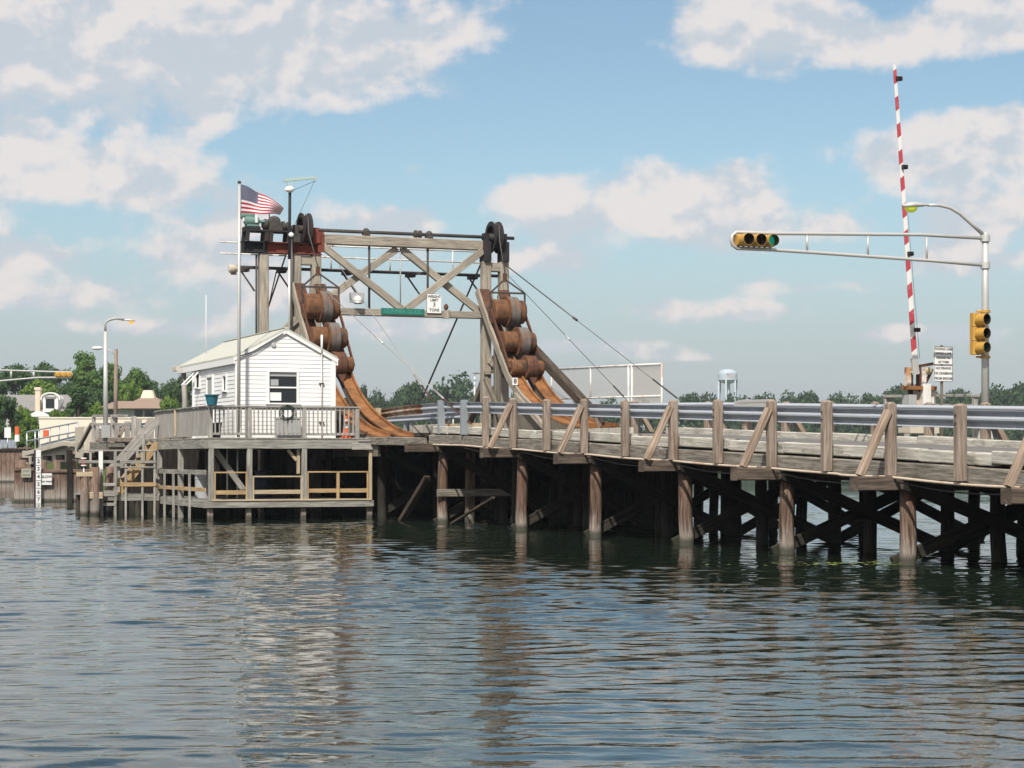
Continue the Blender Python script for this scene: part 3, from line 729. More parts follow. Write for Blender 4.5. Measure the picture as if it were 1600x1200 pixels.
# ================================================================== LIFT TOWER
TT = 42.65
NEAR = (-.07, .68); FARP = (7.31, 8.02)
def sheave(root, n, z, t, name='sheave'):
    mb = MB(); R0 = .60
    mb.lathe((n-.17, t, z), (1, 0, 0), [(.44, .0), (R0, .0), (R0, .05), (.51, .11), (.51, .23), (R0, .29), (R0, .34), (.44, .34), (.44, 0)], 40)
    s = part(name, mb, M['blacksteel'], root)
    mb = MB()
    for k in range(6):
        a = k*math.pi/3+.2; d = Vector((0, math.cos(a), math.sin(a)))
        mb.beam(Vector((n, t, z))+d*.10, Vector((n, t, z))+d*.47, .10, .07, up=(1, 0, 0))
    part('spoke', mb, M['blacksteel'], s)
    mb = MB(); mb.lathe((n-.24, t, z), (1, 0, 0), [(.0, 0), (.14, 0), (.14, .48), (0, .48)], 16); part('hub', mb, M['iron'], s)
def build_tower():
    tw = thing('lift_tower', 'tall grey timber portal frame over the road with a black cable wheel on each leg', 'bridge tower', (4, TT, 2.9))
    zb, zt = 2.6, 9.36
    for pair in (NEAR, FARP):
        for n in pair:
            for dt in (0,):
                mb = MB(); mb.beam((n, TT, -1), (n, TT, zt), .34, .34, up=(0, 1, 0), ch=.025); part('post', mb, M['tower'], tw)
        c = (pair[0]+pair[1])/2
        for z, h in ((9.15, .34), (5.35, .38)):
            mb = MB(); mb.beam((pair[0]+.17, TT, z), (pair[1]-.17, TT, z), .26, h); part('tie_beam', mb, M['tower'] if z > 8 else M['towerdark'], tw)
        # rear legs and the raking leg towards the channel
        for n in pair:
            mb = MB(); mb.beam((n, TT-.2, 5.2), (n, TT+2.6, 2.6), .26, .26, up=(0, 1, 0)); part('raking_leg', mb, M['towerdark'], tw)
        mb = MB(); mb.beam((pair[0]+.1, TT-.19, 5.45), (pair[1]-.1, TT-.19, 6.05), .1, .28); part('gusset', mb, M['tower'], tw)
        mb = MB(); mb.beam((c-.3, TT-.2, 7.45), (c-.3, TT-.2, 8.25), .3, .12, up=(0, 1, 0)); mb.beam((c+.22, TT-.2, 7.5), (c+.22, TT-.2, 8.3), .26, .12, up=(0, 1, 0)); part('cheek_block', mb, M['tower'], tw)
    # portal: top and bottom chords, crossed diagonals, hanger rods
    mb = MB(); mb.beam((.86, TT-.02, 9.95), (7.14, TT-.02, 9.95), .30, .37); part('top_chord', mb, M['tower'], tw)
    mb = MB(); mb.beam((.30, TT-.20, 7.31), (7.2, TT-.20, 7.31), .28, .26); part('bottom_chord', mb, M['tower'], tw)
    for (a, za, b, zb2, dt) in ((.80, 9.78, 3.98, 7.44, -.10), (.80, 7.55, 3.82, 9.72, .09), (4.0, 9.72, 7.1, 7.46, .09), (4.12, 7.46, 7.14, 9.75, -.10)):
        mb = MB(); mb.beam((a, TT+dt, za), (b, TT+dt, zb2), .17, .26, up=(0, 0, 1)); part('diagonal', mb, M['tower'], tw)
    for n, m, r in ((2.72, 'iron', .045), (5.0, 'iron', .045), (3.93, 'ropepale', .025)):
        mb = MB(); mb.tube([(n, TT, 7.4), (n, TT, 9.8)], r, 8); part('hanger_rod', mb, M[m], tw)
    # outrigger post with its knee brace, carrying the drive
    mb = MB(); mb.beam((-1.28, TT, -1), (-1.28, TT, 9.34), .33, .33, up=(0, 1, 0), ch=.025); part('post', mb, M['tower'], tw)
    mb = MB(); mb.beam((-1.45, TT-.2, 5.75), (-.10, TT-.2, 7.0), .16, .26); part('knee_brace', mb, M['tower'], tw)
    # steel cross girder
    for n0, n1, m, lab in ((-2.1, -1.15, 'blacksteel', 'black end of the steel girder'), (-1.145, .86, 'redsteel', 'red painted end of the steel girder')):
        mb = MB()
        for z in (9.38, 9.75): mb.bar((n0, TT-.22, z-.02), (n1, TT+.22, z+.02))
        mb.bar((n0, TT-.04, 9.40), (n1, TT+.04, 9.73))
        for n in (-2.05, -1.3, -.2, .8):
            if n0 < n < n1: mb.bar((n-.02, TT-.2, 9.40), (n+.02, TT+.2, 9.73))
        part('steel_girder', mb, M[m], tw, lab)
    for n, m in ((-.10, 'iron'), (.66, 'redsteel'), (7.30, 'blacksteel'), (8.02, 'blacksteel')):
        mb = MB(); hi = 10.42 if n < .3 or n > 1 else 10.35
        mb.bar((n-.14, TT-.30, 9.36 if n > 1 else 9.78), (n+.14, TT+.30, 10.1)); mb.bar((n-.10, TT-.16, 10.1), (n+.10, TT+.16, hi))
        part('bearing_block', mb, M[m], tw, 'red painted bearing block' if n == .66 else None)
    mb = MB(); mb.bar((.70, TT-.24, 9.45), (.92, TT-.20, 10.2)); part('end_plate', mb, M['redsteel'], tw)
    sheave(tw, .26, 10.28, TT); sheave(tw, 7.66, 10.28, TT)
    # drive shaft with couplings and bearings
    mb = MB(); mb.tube([(-1.05, TT, 10.28), (8.45, TT, 10.28)], .065, 12); sh = part('drive_shaft', mb, M['iron'], tw)
    for n in (2.6, 5.05):
        mb = MB(); mb.bar((n-.12, TT-.16, 10.13), (n+.12, TT+.16, 10.26)); mb.ball((n, TT, 10.30), .13, .15, .13, 10, 6); part('pillow_block', mb, M['iron'], sh)
    mb = MB(); mb.lathe((4.45, TT, 10.28), (1, 0, 0), [(.065, 0), (.15, .03), (.15, .12), (.10, .14), (.10, .18), (.15, .20), (.15, .29), (.065, .32)], 14); part('coupling', mb, M['iron'], sh)
    # catwalk on the channel side, white rails above a dark pipe on brackets
    tb = TT+1.15
    mb = MB(); mb.tube([(-2.2, tb, 8.94), (8.3, tb, 8.94)], .06, 8); cw = part('catwalk', mb, M['iron'], tw)
    mb = MB()
    for z in (9.42, 9.84): mb.tube([(-2.6, tb, z), (8.0, tb, z)], .028, 6)
    for n in (-.9, 1.6, 3.9, 6.4): mb.tube([(n, tb, 8.94), (n, tb, 9.84)], .028, 6)
    part('rail', mb, M['pipewhite'], cw)
    for n in (-1.7, -.3, 2.2, 4.7, 7.2):
        mb = MB(); mb.bar((n-.16, tb-.2, 8.78), (n+.16, tb+.2, 8.90)); mb.tube([(n-.12, tb, 8.8), (n+.28, tb-.4, 8.05)], .035, 6); mb.tube([(n, TT, 8.84), (n, tb, 8.84)], .04, 6); part('bracket', mb, M['iron'], cw)
    mb = MB(); mb.tube([(-1.55, TT-.05, 9.3), (-1.55, TT-.05, 5.0)], .04, 6); part('downpipe', mb, M['iron'], tw)
    mb = MB(); mb.tube([(-.29, TT-.22, 5.5), (-.29, TT-.22, 8.6), (-.3, TT-.22, 9.9)], .045, 6); part('downpipe', mb, M['alu'], tw)
    # thin tie rods
    mb = MB(); mb.tube([(-.5, tb, 8.8), (-1.25, TT+.2, 6.5)], .022, 6); part('tie_rod', mb, M['iron'], tw)
build_tower()
def build_drive():
    dv = thing('drive_machinery', 'green electric motor and grey gearbox on a black steel frame beside the near cable wheel', 'machine', (-1.3, TT, 9.78))
    mb = MB()
    mb.bar((-2.0, TT-.35, 10.12), (-.35, TT+.35, 10.18))
    for n in (-1.95, -1.25, -1.08, -.42):
        for q in (-.3, .3): mb.beam((n-.0, TT+q, 9.77), (n+.03, TT+q, 10.13), .14, .08, up=(0, 1, 0))
    mb.bar((-1.28, TT-.3, 9.79), (-1.04, TT+.3, 10.12)); mb.bar((-2.0, TT-.34, 10.19), (-1.45, TT+.34, 10.29)); part('base_frame', mb, M['blacksteel'], dv)
    mb = MB(); mb.lathe((-2.02, TT-.15, 10.48), (1, 0, 0), [(0, 0), (.12, .01), (.17, .05), (.17, .50), (.12, .54), (.06, .56), (.06, .75), (0, .75)], 18)
    mb.lathe((-2.08, TT+.18, 10.72), (1, 0, 0), [(0, 0), (.12, .01), (.15, .05), (.15, .45), (.11, .50), (0, .5)], 18)
    mb.bar((-1.95, TT-.3, 10.28), (-1.5, TT-.02, 10.36)); mb.bar((-1.9, TT+.05, 10.3), (-1.6, TT+.3, 10.58)); mb.ball((-1.52, TT+.1, 10.86), .16, .16, .05); mt = part('motor', mb, M['teal'], dv)
    mb = MB(); mb.lathe((-2.04, TT-.15, 10.50), (-1, 0, 0), [(.1, 0), (.1, .03), (0, .04)], 12); mb.bar((-1.66, TT-.34, 10.42), (-1.58, TT-.3, 10.68)); part('motor_cap', mb, M['white'], mt)
    mb = MB(); mb.lathe((-1.33, TT, 10.40), (1, 0, 0), [(0, 0), (.13, 0), (.20, .08), (.20, .18), (.13, .22)], 16)
    mb.prism([(-1.12, TT-.24, 10.18), (-.62, TT-.24, 10.18), (-.66, TT-.24, 10.42), (-.78, TT-.24, 10.62), (-.98, TT-.24, 10.62), (-1.10, TT-.24, 10.45)], (0, .48, 0))
    mb.ball((-.88, TT, 10.52), .24, .26, .21); mb.tube([(-1.05, TT, 10.6), (-1.07, TT, 10.84)], .022, 6); part('gearbox', mb, M['iron'], dv)
    mb = MB(); mb.lathe((-.62, TT, 10.36), (1, 0, 0), [(.07, 0), (.19, .02), (.19, .12), (.12, .13), (.12, .2), (.17, .21), (.17, .30), (.07, .32)], 16); mb.tube([(-.4, TT, 10.34), (.0, TT, 10.3)], .06, 8); part('coupling', mb, M['iron'], dv)
build_drive()
# ------------------------------------------------------------------ counterweight tracks
TRK = [(42.4, 8.3), (41.7, 7.5), (40.95, 6.7), (40.2, 5.95), (39.4, 5.12), (38.5, 4.44), (37.55, 3.92), (36.5, 3.50), (35.4, 3.18), (34.2, 2.90), (33.0, 2.72), (32.3, 2.65)]
def curve_pts(P, sub=4):
    out = []
    for i in range(len(P)-1):
        p0 = P[max(i-1, 0)]; p1 = P[i]; p2 = P[i+1]; p3 = P[min(i+2, len(P)-1)]
        for k in range(sub):
            u = k/sub
            out.append(tuple(.5*((2*p1[j])+(-p0[j]+p2[j])*u+(2*p0[j]-5*p1[j]+4*p2[j]-p3[j])*u*u+(-p0[j]+3*p1[j]-3*p2[j]+p3[j])*u**3) for j in range(2)))
    out.append(P[-1]); return out
TC = curve_pts(TRK)
def trk_at(z):
    for (a, b) in zip(TC, TC[1:]):
        if b[1] <= z <= a[1]:
            u = (a[1]-z)/(a[1]-b[1]); t = a[0]+(b[0]-a[0])*u; d = Vector((0, b[0]-a[0], b[1]-a[1])).normalized(); return t, d
def build_track(off, which, dzf):
    tr = thing('counterweight_track', f'curved orange rusty steel track on pale timber sides sweeping down from the {which} tower leg', 'counterweight track', (off+.6, 34, 2.6))
    nor = []
    for k in range(len(TC)):
        a = TC[max(k-1, 0)]; b = TC[min(k+1, len(TC)-1)]; d = Vector((0, b[0]-a[0], b[1]-a[1])).normalized(); nor.append(Vector((0, d.z, -d.y)) if d.z*1 else Vector((0, 0, 1)))
    nor = [(-n if n.z < 0 else n) for n in nor]
    C = [Vector((0, t, z+dzf*max(0, (40-t)/9))) for t, z in TC]
    def ribbon(n0, n1, top, bot, m, name, k0=0, k1=None, label=None):
        mb = MB(); k1 = k1 or len(C); ov = 0
        rings = []
        for k in range(k0, k1):
            rings.append([C[k]+nor[k]*top+Vector((n0, 0, 0)), C[k]+nor[k]*top+Vector((n1, 0, 0)), C[k]+nor[k]*bot+Vector((n1, 0, 0)), C[k]+nor[k]*bot+Vector((n0, 0, 0))])
        for a, b in zip(rings, rings[1:]):
            L = (a[0]-b[0]).length
            for j in range(4):
                j2 = (j+1) % 4; w = (a[j]-a[j2]).length
                mb.face([a[j2], a[j], b[j], b[j2]], [(j+w, ov), (j, ov), (j, ov+L), (j+w, ov+L)])
            ov += L
        mb.face(rings[0]); mb.face(rings[-1][::-1]); return part(name, mb, m, tr, label)
    for a in (.02, .80):
        ribbon(off+a, off+a+.42, .0, -.06, M['rustdark'], 'steel_rail', 0, 15, 'dark rusty upper rail')
        ribbon(off+a, off+a+.42, .0, -.06, M['rust'], 'steel_rail', 14)
        ribbon(off+a+.36, off+a+.42, .10, .0, M['rust'], 'rail_flange', 14)
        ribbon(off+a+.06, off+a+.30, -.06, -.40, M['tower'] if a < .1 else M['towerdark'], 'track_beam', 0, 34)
    ribbon(off-.07, off+.015, .05, -.24, M['tower'], 'side_timber', 0, 30)
    ribbon(off+.30, off+.34, -.06, -.52, M['rustdark'], 'web_plate', 18)
    # upright struts and front cap of the track
    for t, z in ((40.6, 6.0), (38.6, 4.05), (36.4, 2.95)):
        if z-.3 > road_z(t):
            for a in (.18, .98):
                mb = MB(); mb.beam((off+a, t+.3, 1.9), (off+a, t+.3, z), .22, .22, up=(0, 1, 0)); part('strut', mb, M['towerdark'], tr)
    mb = MB()
    for (a, b) in zip(C[20:], C[21:]):
        mb.face([(off+.03, a.y, 2.0), (off+.03, b.y, 2.0), (off+.03, b.y, b.z-.07), (off+.03, a.y, a.z-.07)])
        mb.face([(off+.10, a.y, 2.0), (off+.10, a.y, a.z-.07), (off+.10, b.y, b.z-.07), (off+.10, b.y, 2.0)])
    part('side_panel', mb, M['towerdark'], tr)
    return tr
build_track(-.24, 'near', 0)
trf = build_track(6.92, 'far', .40)
mb = MB(); mb.beam(on_n(826, 538, 8.3), on_n(918, 636, 8.3), .3, .34); part('outer_strut', mb, M['creo2'], trf)
mb = MB(); mb.beam((6.85, 38.4, 4.2), (6.8, 34.6, 2.6), .14, .2); part('raking_board', mb, M['tower'], trf)
mb = MB(); mb.beam((6.9, 41.6, 4.9), (6.9, 39.4, 2.9), .14, .2); part('raking_board', mb, M['towerdark'], trf)
p8 = on_n(804.5, 596, 6.84)
mb = MB(); mb.bar((p8.x-.10, p8.y-.03, p8.z-.13), (p8.x+.10, p8.y, p8.z+.13)); pl = part('number_plate', mb, M['signwhite'], trf)
mb = MB(); text_mb(mb, '8', .24, (p8.x, p8.y-.03, p8.z), (1, 0, 0), (0, 0, 1), .006, .006); part('numeral', mb, M['ink'], pl)
def build_counterweight(off, which):
    cwt = thing('counterweight', f'rusty chain of three stacked counterweight rollers on the {which} curved track', 'counterweight', (off+.6, 41, 7.4))
    cs = []
    for z, rh, rd, gap in ((7.02, .46, .575, .02), (5.92, .375, .545, .02), (4.98, .285, .45, .02)):
        t, d = trk_at(z); nr = Vector((0, d.z, -d.y)); nr = -nr if nr.z < 0 else nr
        c = Vector((off, t, z))+nr*(rh+gap); cs.append(c)
        mb = MB(); mb.lathe(c, (1, 0, 0), [(0, -.02), (rh*.5, -.02), (rh*.9, -.02), (rh, .03), (rh, .50), (rd, .50), (rd, .56), (rh, .56)], 32); r = part('roller', mb, M['rustroll'], cwt)
        mb = MB(); mb.lathe(c, (1, 0, 0), [(rh*.9, .565), (rd-.02, .565), (rd-.01, .58), (rd-.01, .72), (rd-.03, .735), (rd-.01, .75), (rd-.01, .90), (rd-.02, .92), (rh*.8, .92)], 32); part('weight_disc', mb, M['ironroll'] if z > 5.5 else M['rustdark'], r)
        mb = MB(); mb.lathe(c, (1, 0, 0), [(rh*.8, .925), (rh*.96, .93), (rh*.96, 1.17), (rh*.88, 1.22), (0, 1.22)], 32); part('hub', mb, M['rustroll'], r)
        mb = MB(); mb.lathe(c, (1, 0, 0), [(0, -.09), (.07, -.09), (.10, -.06), (.10, -.02)], 10); mb.lathe(c, (1, 0, 0), [(.09, 1.22), (.09, 1.28), (.05, 1.30), (0, 1.30)], 10); part('axle', mb, M['rustdark'], r)
    for a, b in zip(cs, cs[1:]):
        for dn in (-.06, 1.26):
            mb = MB(); mb.beam(a+Vector((dn, 0, 0)), b+Vector((dn, 0, 0)), .05, .15, up=(0, 1, 0)); part('link_bar', mb, M['rustdark'], cwt)
    # dark hanger under the lowest roller
    c = cs[2]; mb = MB(); mb.prism([c+Vector((.5, -.25, -.2)), c+Vector((.98, -.25, -.2)), c+Vector((.76, -.35, -.66))], (0, .3, 0)); part('tail_weight', mb, M['rustdark'], cwt)
    # yoke above the top roller, roped to the sheave
    c = cs[0]; mb = MB()
    for dn in (-.08, 1.28): mb.beam(c+Vector((dn, 0, 0)), c+Vector((dn, 0, .70)), .05, .07, up=(0, 1, 0))
    mb.beam(c+Vector((-.1, 0, .70)), c+Vector((1.30, 0, .70)), .07, .07)
    apex = c+Vector((.55, .15, 1.22))
    for dn in (-.05, 1.25): mb.beam(c+Vector((dn, 0, .72)), apex, .045, .06)
    part('yoke', mb, M['iron'], cwt)
    mb = MB(); mb.bar(apex-Vector((.06, .06, .1)), apex+Vector((.06, .06, .22))); part('rope_socket', mb, M['rustdark'], cwt)
    return apex
ap1 = build_counterweight(-.24, 'near'); ap2 = build_counterweight(6.92, 'far')
# ------------------------------------------------------------------ ropes and stays
def rope(name, label, cat, pts, r, m, extra=None, group=None):
    t = thing(name, label, cat, tuple(pts[0]), group=group)
    mb = MB(); mb.tube(pts, r, 6); part('rope', mb, M[m], t)
    for (nm, p, q, rr, mm) in (extra or []):
        mb = MB(); mb.tube([p, q], rr, 6); part(nm, mb, M[mm], t)
def lerp(a, b, u): return Vector(a)+(Vector(b)-Vector(a))*u
rope('lift_rope', 'steel rope from the near counterweight yoke up over the near cable wheel', 'rope', [ap1+Vector((0, 0, .2)), (.26, TT-.56, 10.1), (.26, TT-.50, 10.62), (.26, TT-.1, 10.83)], .02, 'rope')
rope('lift_rope', 'steel rope from the far counterweight yoke up over the far cable wheel', 'rope', [ap2+Vector((0, 0, .2)), (7.66, TT-.56, 10.1), (7.66, TT-.50, 10.62), (7.66, TT-.1, 10.83)], .02, 'rope')
rope('leaf_rope', 'dark rope falling from the far cable wheel behind the portal to the draw span', 'rope', [(7.4, TT+.4, 9.6), on_n(660, 622, 7.0)], .035, 'rope')
rope('leaf_rope', 'dark rope falling from the near cable wheel down behind the white house', 'rope', [(-.3, TT+.5, 9.4), (-.6, TT+8, 3.4)], .03, 'rope')
A0 = on_t(493, 440, TT-.3); A1 = on_n(736, 662, .1)
rope('stay_rope', 'upper pale stay rope with a turnbuckle from the near tower leg to the guardrail', 'stay rope', [A0, lerp(A0, A1, .8)], .014, 'ropepale',
     [('turnbuckle', lerp(A0, A1, .44), lerp(A0, A1, .50), .035, 'alu'), ('turnbuckle', lerp(A0, A1, .80), lerp(A0, A1, .86), .03, 'ropepale'), ('anchor_rod', lerp(A0, A1, .86), A1, .028, 'rustdark')])
B0 = on_t(530, 415, TT-.1); B1 = on_n(704, 668, .3)
rope('stay_rope', 'lower thin stay rope from the portal frame to the curved rusty end of the guardrail', 'stay rope', [B0, lerp(B0, B1, .74)], .014, 'ropepale',
     [('turnbuckle', lerp(B0, B1, .72), lerp(B0, B1, .78), .03, 'ropepale'), ('anchor_rod', lerp(B0, B1, .78), B1, .026, 'rustdark')])
C0 = on_t(790, 414, TT-.2); C1 = on_n(1058, 622, 8.4)
rope('stay_rope', 'upper dark stay rope from the far tower leg down over the mesh fence', 'stay rope', [C0, lerp(C0, C1, .45)], .024, 'rope',
     [('thin_rope', lerp(C0, C1, .45), lerp(C0, C1, .88), .012, 'rope'), ('chain', lerp(C0, C1, .88), C1, .03, 'iron'), ('clamp', lerp(C0, C1, .44), lerp(C0, C1, .46), .05, 'iron')])
D0 = on_t(792, 428, TT-.2); D1 = on_n(990, 636, 8.1)
rope('stay_rope', 'lower thin stay rope from the far tower leg ending inside the mesh fence', 'stay rope', [D0, D1], .012, 'rope', [('clamp', lerp(D0, D1, .5), lerp(D0, D1, .53), .03, 'alu'), ('chain', lerp(D0, D1, .86), lerp(D0, D1, .93), .03, 'iron')])
E0 = on_t(500, 449, TT-.4); E1 = on_t(560, 492, TT-.4)
# ------------------------------------------------------------------ things on the portal
def board(mb, c, w, h, th=.02): mb.bar((c.x-w/2, c.y, c.z-h/2), (c.x+w/2, c.y+th, c.z+h/2), ch=.002)
t0 = TT-.40
c = on_t(678.5, 474.5, t0); sg = thing('weight_limit_sign', 'white weight limit 3 tons sign hung on the bottom beam of the portal', 'road sign', (c.x, c.y, c.z-.38))
mb = MB(); board(mb, c, .56, .70); part('plate', mb, M['signwhite'], sg)
mb = MB()
for txt, dz, s in (('WEIGHT', .255, .135), ('LIMIT', .125, .13), ('3', -.04, .22), ('TONS', -.24, .15)): text_mb(mb, txt, s, (c.x, c.y, c.z+dz), (1, 0, 0), (0, 0, 1), .005, .004)
part('lettering', mb, M['ink'], sg)
mb = MB(); board(mb, c+Vector((0, .022, 0)), .58, .72, .012); part('backing', mb, M['iron'], sg)
c = on_t(629.5, 487, t0+.03); bn = thing('name_banner', 'long narrow green name board with faint lettering on the bottom beam of the portal', 'name board', (c.x, c.y, c.z-.12))
mb = MB(); board(mb, c, 1.68, .235, .025); part('board', mb, M['banner'], bn)
mb = MB(); text_mb(mb, 'GLIMMER GLASS', .20, (c.x, c.y, c.z), (1, 0, 0), (0, 0, 1), .004, .003); part('lettering', mb, M['bannerink'], bn)
def floodlight(px, py, lab, w=.5, h=.42, tt=TT-.45, glass='white'):
    c = on_t(px, py, tt); f = thing('floodlight', lab, 'floodlight', (c.x, c.y, c.z-h/2))
    mb = MB(); mb.bar((c.x-w/2, c.y, c.z-h/2+.06), (c.x+w/2, c.y+.25, c.z+h/2)); part('back_box', mb, M['greypaint'], f)
    mb = MB(); mb.ball((c.x, c.y-.06, c.z-.06), .17, .17, .15); part('reflector', mb, M['white'], f)
    mb = MB(); mb.lathe((c.x, c.y-.05, c.z-.12), (0, 0, -1), [(.16, 0), (.18, .05), (.15, .09), (.0, .09)], 14); part('lens_ring', mb, M['alu'], f)
floodlight(559, 466, 'grey box floodlight with a shiny round reflector on the left part of the bottom beam')
c = on_t(697, 484, TT-.36); f = thing('navigation_lamp', 'small grey lamp with a reddish lens standing on the bottom beam by the white sign', 'lamp', (c.x, c.y, c.z-.3))
mb = MB(); mb.bar((c.x-.10, c.y-.05, c.z-.33), (c.x+.14, c.y+.1, c.z-.02)); part('bracket', mb, M['tower'], f)
mb = MB(); mb.ball((c.x, c.y, c.z+.1), .09, .09, .12); part('lens', mb, M['rustdark'], f)
c = on_t(365, 420, TT+1.0); f = thing('horn', 'beige weathered horn at the free end of the dark catwalk pipe', 'horn', (c.x, c.y, c.z))
mb = MB(); mb.lathe((c.x+.2, c.y, c.z), (-1, 0, 0), [(.05, 0), (.10, .05), (.15, .2), (.16, .34), (.11, .38), (0, .38)], 14); part('bell', mb, M['concrete'], f)
mb = MB(); mb.bar((c.x-.1, c.y-.05, c.z-.22), (c.x+.1, c.y+.05, c.z-.1)); part('bracket', mb, M['towerdark'], f)
# mast with its outrigger bar and lamps
def build_mast():
    b = on_t(452, 560, TT-.5); top = on_t(453, 297, TT-.5); ms = thing('mast', 'dark slim mast on the near tower leg with a pale green outrigger bar', 'mast', (b.x, b.y, b.z))
    mid = on_t(452, 405, TT-.5)
    mb = MB(); mb.tube([b, mid], .05, 8); part('lower_tube', mb, M['alu'], ms)
    mb = MB(); mb.tube([mid, top], .055, 8); part('upper_tube', mb, M['blacksteel'], ms)
    mb = MB(); x = top.x; z = top.z
    mb.beam((x-.24, b.y, z+.33), (x+.96, b.y, z+.50), .07, .09); mb.beam((x-.14, b.y, z+.32), (x+.0, b.y, z+.1), .04, .05); mb.beam((x+.18, b.y, z+.36), (x+.02, b.y, z+.1), .04, .05); mb.bar((x+.93, b.y-.04, z+.36), (x+1.0, b.y+.04, z+.56)); part('outrigger_bar', mb, M['palegreen'], ms)
    mb = MB(); mb.ball((x-.02, b.y-.05, z+.02), .17, .14, .12); mb.bar((x-.2, b.y-.1, z-.02), (x-.05, b.y+.06, z+.06)); part('lamp', mb, M['white'], ms)
    mb = MB(); mb.tube([(x+.95, b.y, z+.38), (x+.08, b.y, z-.02)], .01, 5); mb.tube([(x+.92, b.y, z+.38), (x+.1, b.y, z-1.4)], .008, 5); part('halyard', mb, M['rope'], ms)
    mb = MB(); q = on_t(455, 367, TT-.6); mb.ball((q.x, q.y, q.z), .10, .08, .09); part('small_lamp', mb, M['white'], ms)
build_mast()
def build_flag():
    b = on_t(372.5, 700, 33.55); top = on_t(375.5, 286, 33.55)
    fp = thing('flagpole', 'tall thin grey flagpole standing in front of the white house', 'flagpole', (b.x, b.y, 2.6))
    base = Vector((b.x, b.y, 2.6)); tp = Vector((b.x+.03, b.y, top.z))
    mb = MB(); mb.tube([base, lerp(base, tp, .5), tp], [.05, .045, .035], 8); part('pole', mb, M['alu'], fp)
    mb = MB(); mb.lathe(tp, (0, 0, 1), [(.05, -.02), (.06, .02), (.05, .06), (0, .07)], 10); part('cap', mb, M['iron'], fp)
    mb = MB(); mb.tube([base+Vector((.05, -.06, .3)), tp+Vector((.04, -.06, -.05))], .006, 5); part('halyard', mb, M['rope'], fp)
    mb = MB(); z0 = CAM_H+(718-337)/FPX*65.2; z1 = CAM_H+(718-293)/FPX*65.2; L = 1.36; nu, nv = 40, 20; V = []
    for i in range(nu+1):
        u = i/nu
        for j in range(nv+1):
            v = j/nv
            sag = .74*(u**1.3)*(v)              # the fly's top corner droops
            x = b.x+.09+L*u*(1-.05*(1-v))
            y = b.y+.10*math.sin(7.5*u-1.7*v+.3)*min(1, u*2.2)+.05*math.sin(15*u+3*v)*u
            z = z0+(z1-z0)*v-sag*.9+.03*math.sin(9*u+v*2)*u
            V.append(Vector((x, y, z)))
    for i in range(nu):
        for j in range(nv):
            a = i*(nv+1)+j; q = [a, a+nv+1, a+nv+2, a+1]
            mb.f.append(q); mb.sm.append(True); mb.uv.append([(i/nu, j/nv), ((i+1)/nu, j/nv), ((i+1)/nu, (j+1)/nv), (i/nu, (j+1)/nv)])
    mb.v = V
    single('flag', mb, M['flag'], 'stars and stripes flag flying from the tall grey flagpole', 'flag', (b.x+.09, b.y, z0))
build_flag()
# ================================================================== BRIDGE HOUSE ON ITS TWO-LEVEL DOCK
UD, LD = 2.58, .64                 # upper and lower deck heights
TF, TB, NL = 32.95, 41.0, -5.54
HN0, HN1, HT0, HT1 = -4.31, -1.13, 34.2, 40.4
def siding(mb, o, u, nrm, z0, rows, ext, holes=(), course=.132):
    """lap siding: o corner, u along the wall, ext(z) -> (from, to) along u, holes (u0,u1,z0,z1)"""
    u = Vector(u); nrm = Vector(nrm); o = Vector(o); z = z0
    for k in range(rows):
        zb, zt = z, z+course; cuts = [(a, b) for a, b, c, d in holes if c < (zb+zt)/2 < d]
        b0, b1 = ext(zb); t0, t1 = ext(zt)
        if b1-b0 < .03: break
        segs = []; cur = 0.0
        W_ = b1-b0
        for a, b in sorted(cuts): segs.append((cur, (a-b0)/W_)); cur = (b-b0)/W_
        segs.append((cur, 1.0))
        for s0, s1 in segs:
            def P(s, top, off):
                e0, e1 = (t0, t1) if top else (b0, b1)
                x = (b0+W_*s) if cuts else e0+(e1-e0)*s
                q = o+u*x+nrm*off; q.z = zt if top else zb; return q
            A, B, C_, D_ = P(s0, 0, .022), P(s1, 0, .022), P(s1, 1, .006), P(s0, 1, .006)
            mb.face([A, B, C_, D_]); mb.face([P(s0, 0, .0), P(s1, 0, .0), B, A])
        z = zt
def window(parent, c, u, nrm, w, h, sash=2, glass='glass', rec=.05):
    u = Vector(u); nrm = Vector(nrm); c = Vector(c); up = Vector((0, 0, 1)); mb = MB(); f = .075
    for s in (-1, 1): mb.beam(c+u*s*(w/2+f/2)-up*(h/2+f), c+u*s*(w/2+f/2)+up*(h/2+f), f, .06, up=nrm, ch=.005)
    mb.beam(c-u*w/2+up*(h/2+f/2), c+u*w/2+up*(h/2+f/2), .06, f, ch=.005)
    mb.beam(c-u*(w/2+.12)-up*(h/2+.03)+nrm*.03, c+u*(w/2+.12)-up*(h/2+.03)+nrm*.03, .12, .05, ch=.005)
    fr = part('window', mb, M['trim'], parent)
    mb = MB(); g = c-nrm*rec; mb.face([g-u*w/2-up*h/2, g+u*w/2-up*h/2, g+u*w/2+up*h/2, g-u*w/2+up*h/2]); part('pane', mb, M[glass], fr)
    if sash > 1:
        mb = MB(); mb.beam(g-u*w/2+nrm*.02, g+u*w/2+nrm*.02, .04, .05, ch=.004); part('meeting_rail', mb, M['trim'], fr)
    return fr
